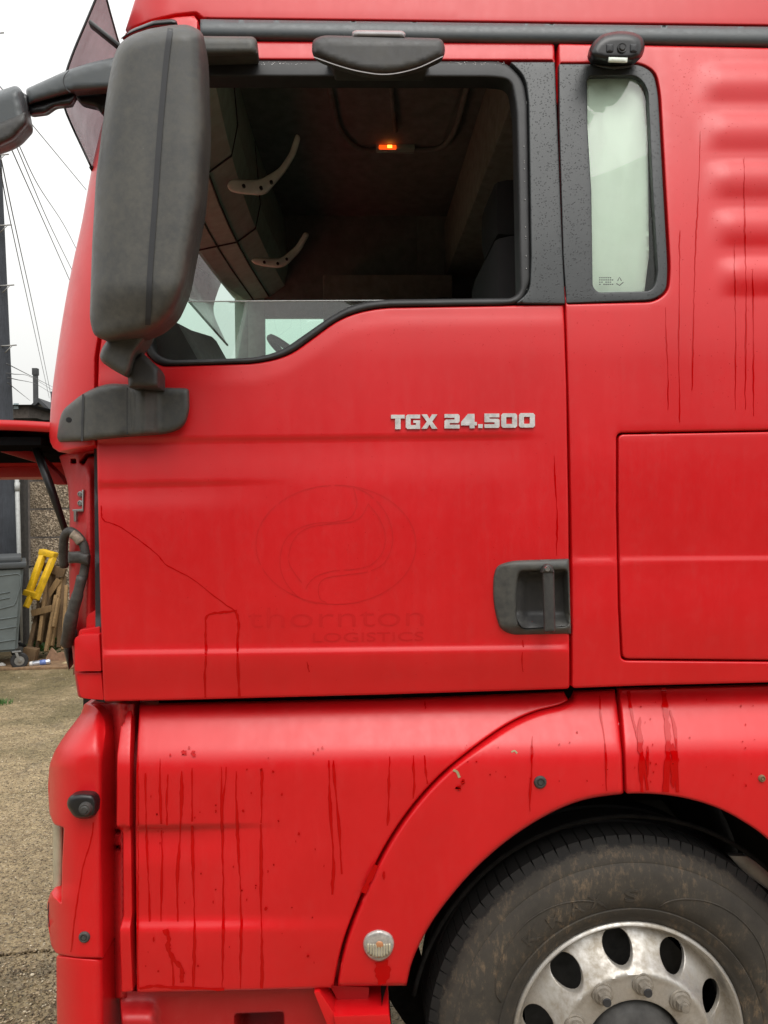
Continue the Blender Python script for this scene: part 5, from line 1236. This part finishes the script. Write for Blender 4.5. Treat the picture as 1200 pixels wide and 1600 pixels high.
# red nose bulkhead
def noseY(x, y): return 0.09+0.10*np.clip((125-x)/30, 0, 1)**2-0.025*np.exp(-((x-139)/7)**2)*ss((y-720)/30)+0.012*np.sin(y*0.02)
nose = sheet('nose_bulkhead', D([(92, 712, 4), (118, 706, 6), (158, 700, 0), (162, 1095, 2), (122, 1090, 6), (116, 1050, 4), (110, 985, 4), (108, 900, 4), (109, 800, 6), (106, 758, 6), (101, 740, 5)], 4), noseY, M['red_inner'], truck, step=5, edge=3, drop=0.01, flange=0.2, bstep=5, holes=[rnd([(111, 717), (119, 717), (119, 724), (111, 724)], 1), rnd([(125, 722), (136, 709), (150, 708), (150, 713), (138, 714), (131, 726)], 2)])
ibox('nose_cavity', -0.70, -0.60, 0.30, 0.34, 1.4, 2.05, M['black'], truck, 0)
sheet('door_edge_shadow_gap', [(147, 700), (160, 700), (164, 1098), (150, 1095)], 0.06, M['seam'], truck, step=20, edge=0, flange=0)
for (x, y) in ((126, 772), (126, 786)): bolt(x, y, float(noseY(np.array([126.]), np.array([780.]))[0])-0.002, 0.0075, M['steel'], nose, 'bulkhead_bolt')
prism('latch_bracket', [(113, 796), (128, 795), (128, 765), (130, 765), (130, 799), (119, 799), (119, 815), (115, 815), (115, 799), (113, 799)], 0.075, 0.085, M['steel'], nose, 0.0008)
prism('hinge_box', D([(116, 998, 3), (124, 992, 3), (155, 991, 2), (158, 1049, 2), (117, 1049, 3)], 3), 0.035, 0.12, M['red'], truck, 0.004)
prism('hinge_box_top', D([(124, 984, 3), (156, 979, 2), (156, 992, 2), (122, 994, 3)], 3), 0.055, 0.14, M['red'], truck, 0.003)
prism('hinge_flange', D([(135, 962, 6), (155, 950, 4), (155, 980, 2), (135, 983, 2)], 3), 0.07, 0.10, M['red'], truck, 0.003)
prism('hinge_lower_panel', D([(119, 1052, 2), (158, 1051, 2), (162, 1094, 2), (126, 1091, 8)], 3), 0.045, 0.14, M['red'], truck, 0.004)
hp = [(100, 885, .10), (99, 860, .08), (101, 838, .06), (109, 830, .05), (120, 836, .05), (130, 850, .05), (134, 870, .05), (132, 890, .05), (126, 915, .05), (119, 940, .06), (113, 965, .07), (110, 982, .09), (118, 990, .11)]
tube('coolant_hose', catmull([W(*p) for p in hp], 5), 0.0105, M['hose'], truck, 12)
tube('lower_hose', catmull([W(*p) for p in ((128, 900, .045), (121, 930, .05), (112, 962, .06), (108, 985, .08), (104, 1005, .12))], 5), [0.012]*5+[0.014]*5+[0.016]*5+[0.015]*6, M['hose'], truck, 12)
pillow('hose_clamp', D([(106, 862), (124, 861), (140, 866), (139, 884), (124, 880), (106, 880)], 3), 0.04, 0.018, 0.02, 5, M['hose'], truck, step=4)
tube('worn_hose_sleeve', catmull([W(*p) for p in ((113, 834, .046), (120, 839, .046), (127, 848, .046))], 4), 0.0115, simple('worn_hose_tape', (0.25, 0.20, 0.15), 0.7, var=0.5, scale=80), truck, 10)
pillow('hose_bracket', D([(96, 990), (108, 984), (112, 1005), (108, 1050), (100, 1020)], 4), 0.18, 0.02, 0.05, 5, M['black'], truck, step=4)

# --- bumper corner
bs = [(132, 1100), (127, 1115), (103, 1146), (86, 1172), (77, 1196), (75, 1230), (76, 1265), (81, 1282)]
def bumpY(x, y):
    sx = np.interp(y, [1098, 1115, 1146, 1172, 1196, 1280, 1380, 1404, 1480, 1700], [130, 127, 103, 86, 77, 77, 80, 75, 80, 88])
    t_ = np.clip((sx+52-x)/52, 0, 1)
    return 0.015+0.14*(1-np.sqrt(1-t_**2*0.985))+0.05*ss((x-150)/14)*0.4+0.07*(1-ss((y-1098)/90))
bump_o = D([(132, 1099, 3), (150, 1103, 10), (163, 1118, 10), (166, 1140, 10), (160, 1190, 10), (159, 1325, 0), (162, 1497, 3), (120, 1496, 0), (88, 1490, 4), (80, 1478, 5), (75, 1445, 5), (74, 1410, 5), (80, 1392, 4), (84, 1400, 3), (96, 1412, 3), (97, 1350, 2), (100, 1293, 3), (84, 1288, 4), (77, 1270, 4), (75, 1230, 6), (77, 1196, 8), (86, 1172, 8), (103, 1146, 8), (127, 1115, 5)], 4)
bmp = sheet('bumper_corner', bump_o, bumpY, M['red'], truck, step=6, edge=2.5, drop=0.004, flange=0.12, bstep=5)
pillow('headlight', D([(82, 1280), (100, 1290), (99, 1360), (96, 1414), (84, 1404), (82, 1350)], 4), 0.15, 0.022, 0.12, 7, M['lamp_glass'], truck, step=5)
sheet('lower_bumper', D([(88, 1494, 3), (161, 1500, 3), (163, 1720, 0), (90, 1720, 10)], 3), lambda x, y: bumpY(x, y)+0.003, M['red'], truck, step=7, edge=3, drop=0.005, flange=0.14)
v_, f_ = ribbon_data([(76, 1410), (75, 1430), (77, 1448)], 1.5, bumpY, off=0.001); mesh_obj('bumper_scuff', v_, f_, M['seam'], bmp)
sn = pillow('washer_housing', D([(103, 1258, 10), (108, 1243, 10), (125, 1238, 10), (147, 1240, 8), (152, 1252, 8), (151, 1274, 8), (138, 1280, 10), (117, 1279, 10)], 8), -0.002, 0.022, 0.06, 9, M['black'], truck, step=4)
lathe('washer_nozzle', [(0, -0.016), (0.007, -0.016), (0.009, -0.013), (0.012, -0.013), (0.0155, -0.006), (0.016, 0.01)], W(135, 1262, -0.020), M['grey2'], sn, 28)
bolt(132, 1464, float(bumpY(np.array([132.]), np.array([1464.]))[0]), 0.0135, M['grey2'], bmp, 'bumper_bolt')
add_streaks([poly_drip([(146, 1285), (143, 1310), (131, 1350), (122, 1400), (116, 1440), (111, 1488)], 1.3)], bumpY, bmp)
# recessed body between bumper and step
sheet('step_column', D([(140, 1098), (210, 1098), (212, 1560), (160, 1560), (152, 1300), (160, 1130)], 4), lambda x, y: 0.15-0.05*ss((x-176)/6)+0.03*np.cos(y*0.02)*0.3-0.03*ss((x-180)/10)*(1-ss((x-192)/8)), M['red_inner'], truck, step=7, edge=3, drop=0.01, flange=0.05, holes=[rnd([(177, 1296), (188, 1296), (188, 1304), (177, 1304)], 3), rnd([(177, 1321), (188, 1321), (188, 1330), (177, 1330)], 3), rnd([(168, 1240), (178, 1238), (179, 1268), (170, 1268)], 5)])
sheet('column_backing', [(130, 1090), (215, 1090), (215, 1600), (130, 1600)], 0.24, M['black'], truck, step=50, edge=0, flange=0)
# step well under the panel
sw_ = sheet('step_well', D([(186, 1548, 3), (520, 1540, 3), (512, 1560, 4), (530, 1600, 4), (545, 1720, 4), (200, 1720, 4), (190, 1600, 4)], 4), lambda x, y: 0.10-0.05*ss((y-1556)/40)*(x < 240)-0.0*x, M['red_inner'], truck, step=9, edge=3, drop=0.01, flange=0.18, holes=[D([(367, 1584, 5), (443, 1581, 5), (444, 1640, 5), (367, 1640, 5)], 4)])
prism('step_bracket', D([(521, 1588, 2), (608, 1585, 3), (611, 1604, 3), (525, 1604, 2)], 3), 0.03, 0.30, M['red'], truck, 0.003)
prism('step_support', D([(515, 1540, 2), (577, 1543, 2), (573, 1584, 3), (541, 1586, 3)], 3), 0.09, 0.14, M['red_inner'], truck, 0.003)
prism('step_rail', D([(490, 1550, 3), (499, 1549, 3), (524, 1586, 2), (524, 1604, 2), (512, 1604, 2)], 3), 0.04, 0.16, M['red'], truck, 0.003)
ibox('step_tread', -0.60, -0.12, 0.06, 0.40, 0.40, 0.44, M['steel'], truck, 0.006)
ibox('sump', -0.5, 2.2, 1.1, 1.5, 0.6, 1.3, M['liner'], truck, 0.05)
ibox('cab_underside', -0.5, 1.38, 0.12, 2.26, 1.34, 1.41, M['liner'], truck, 0.01)
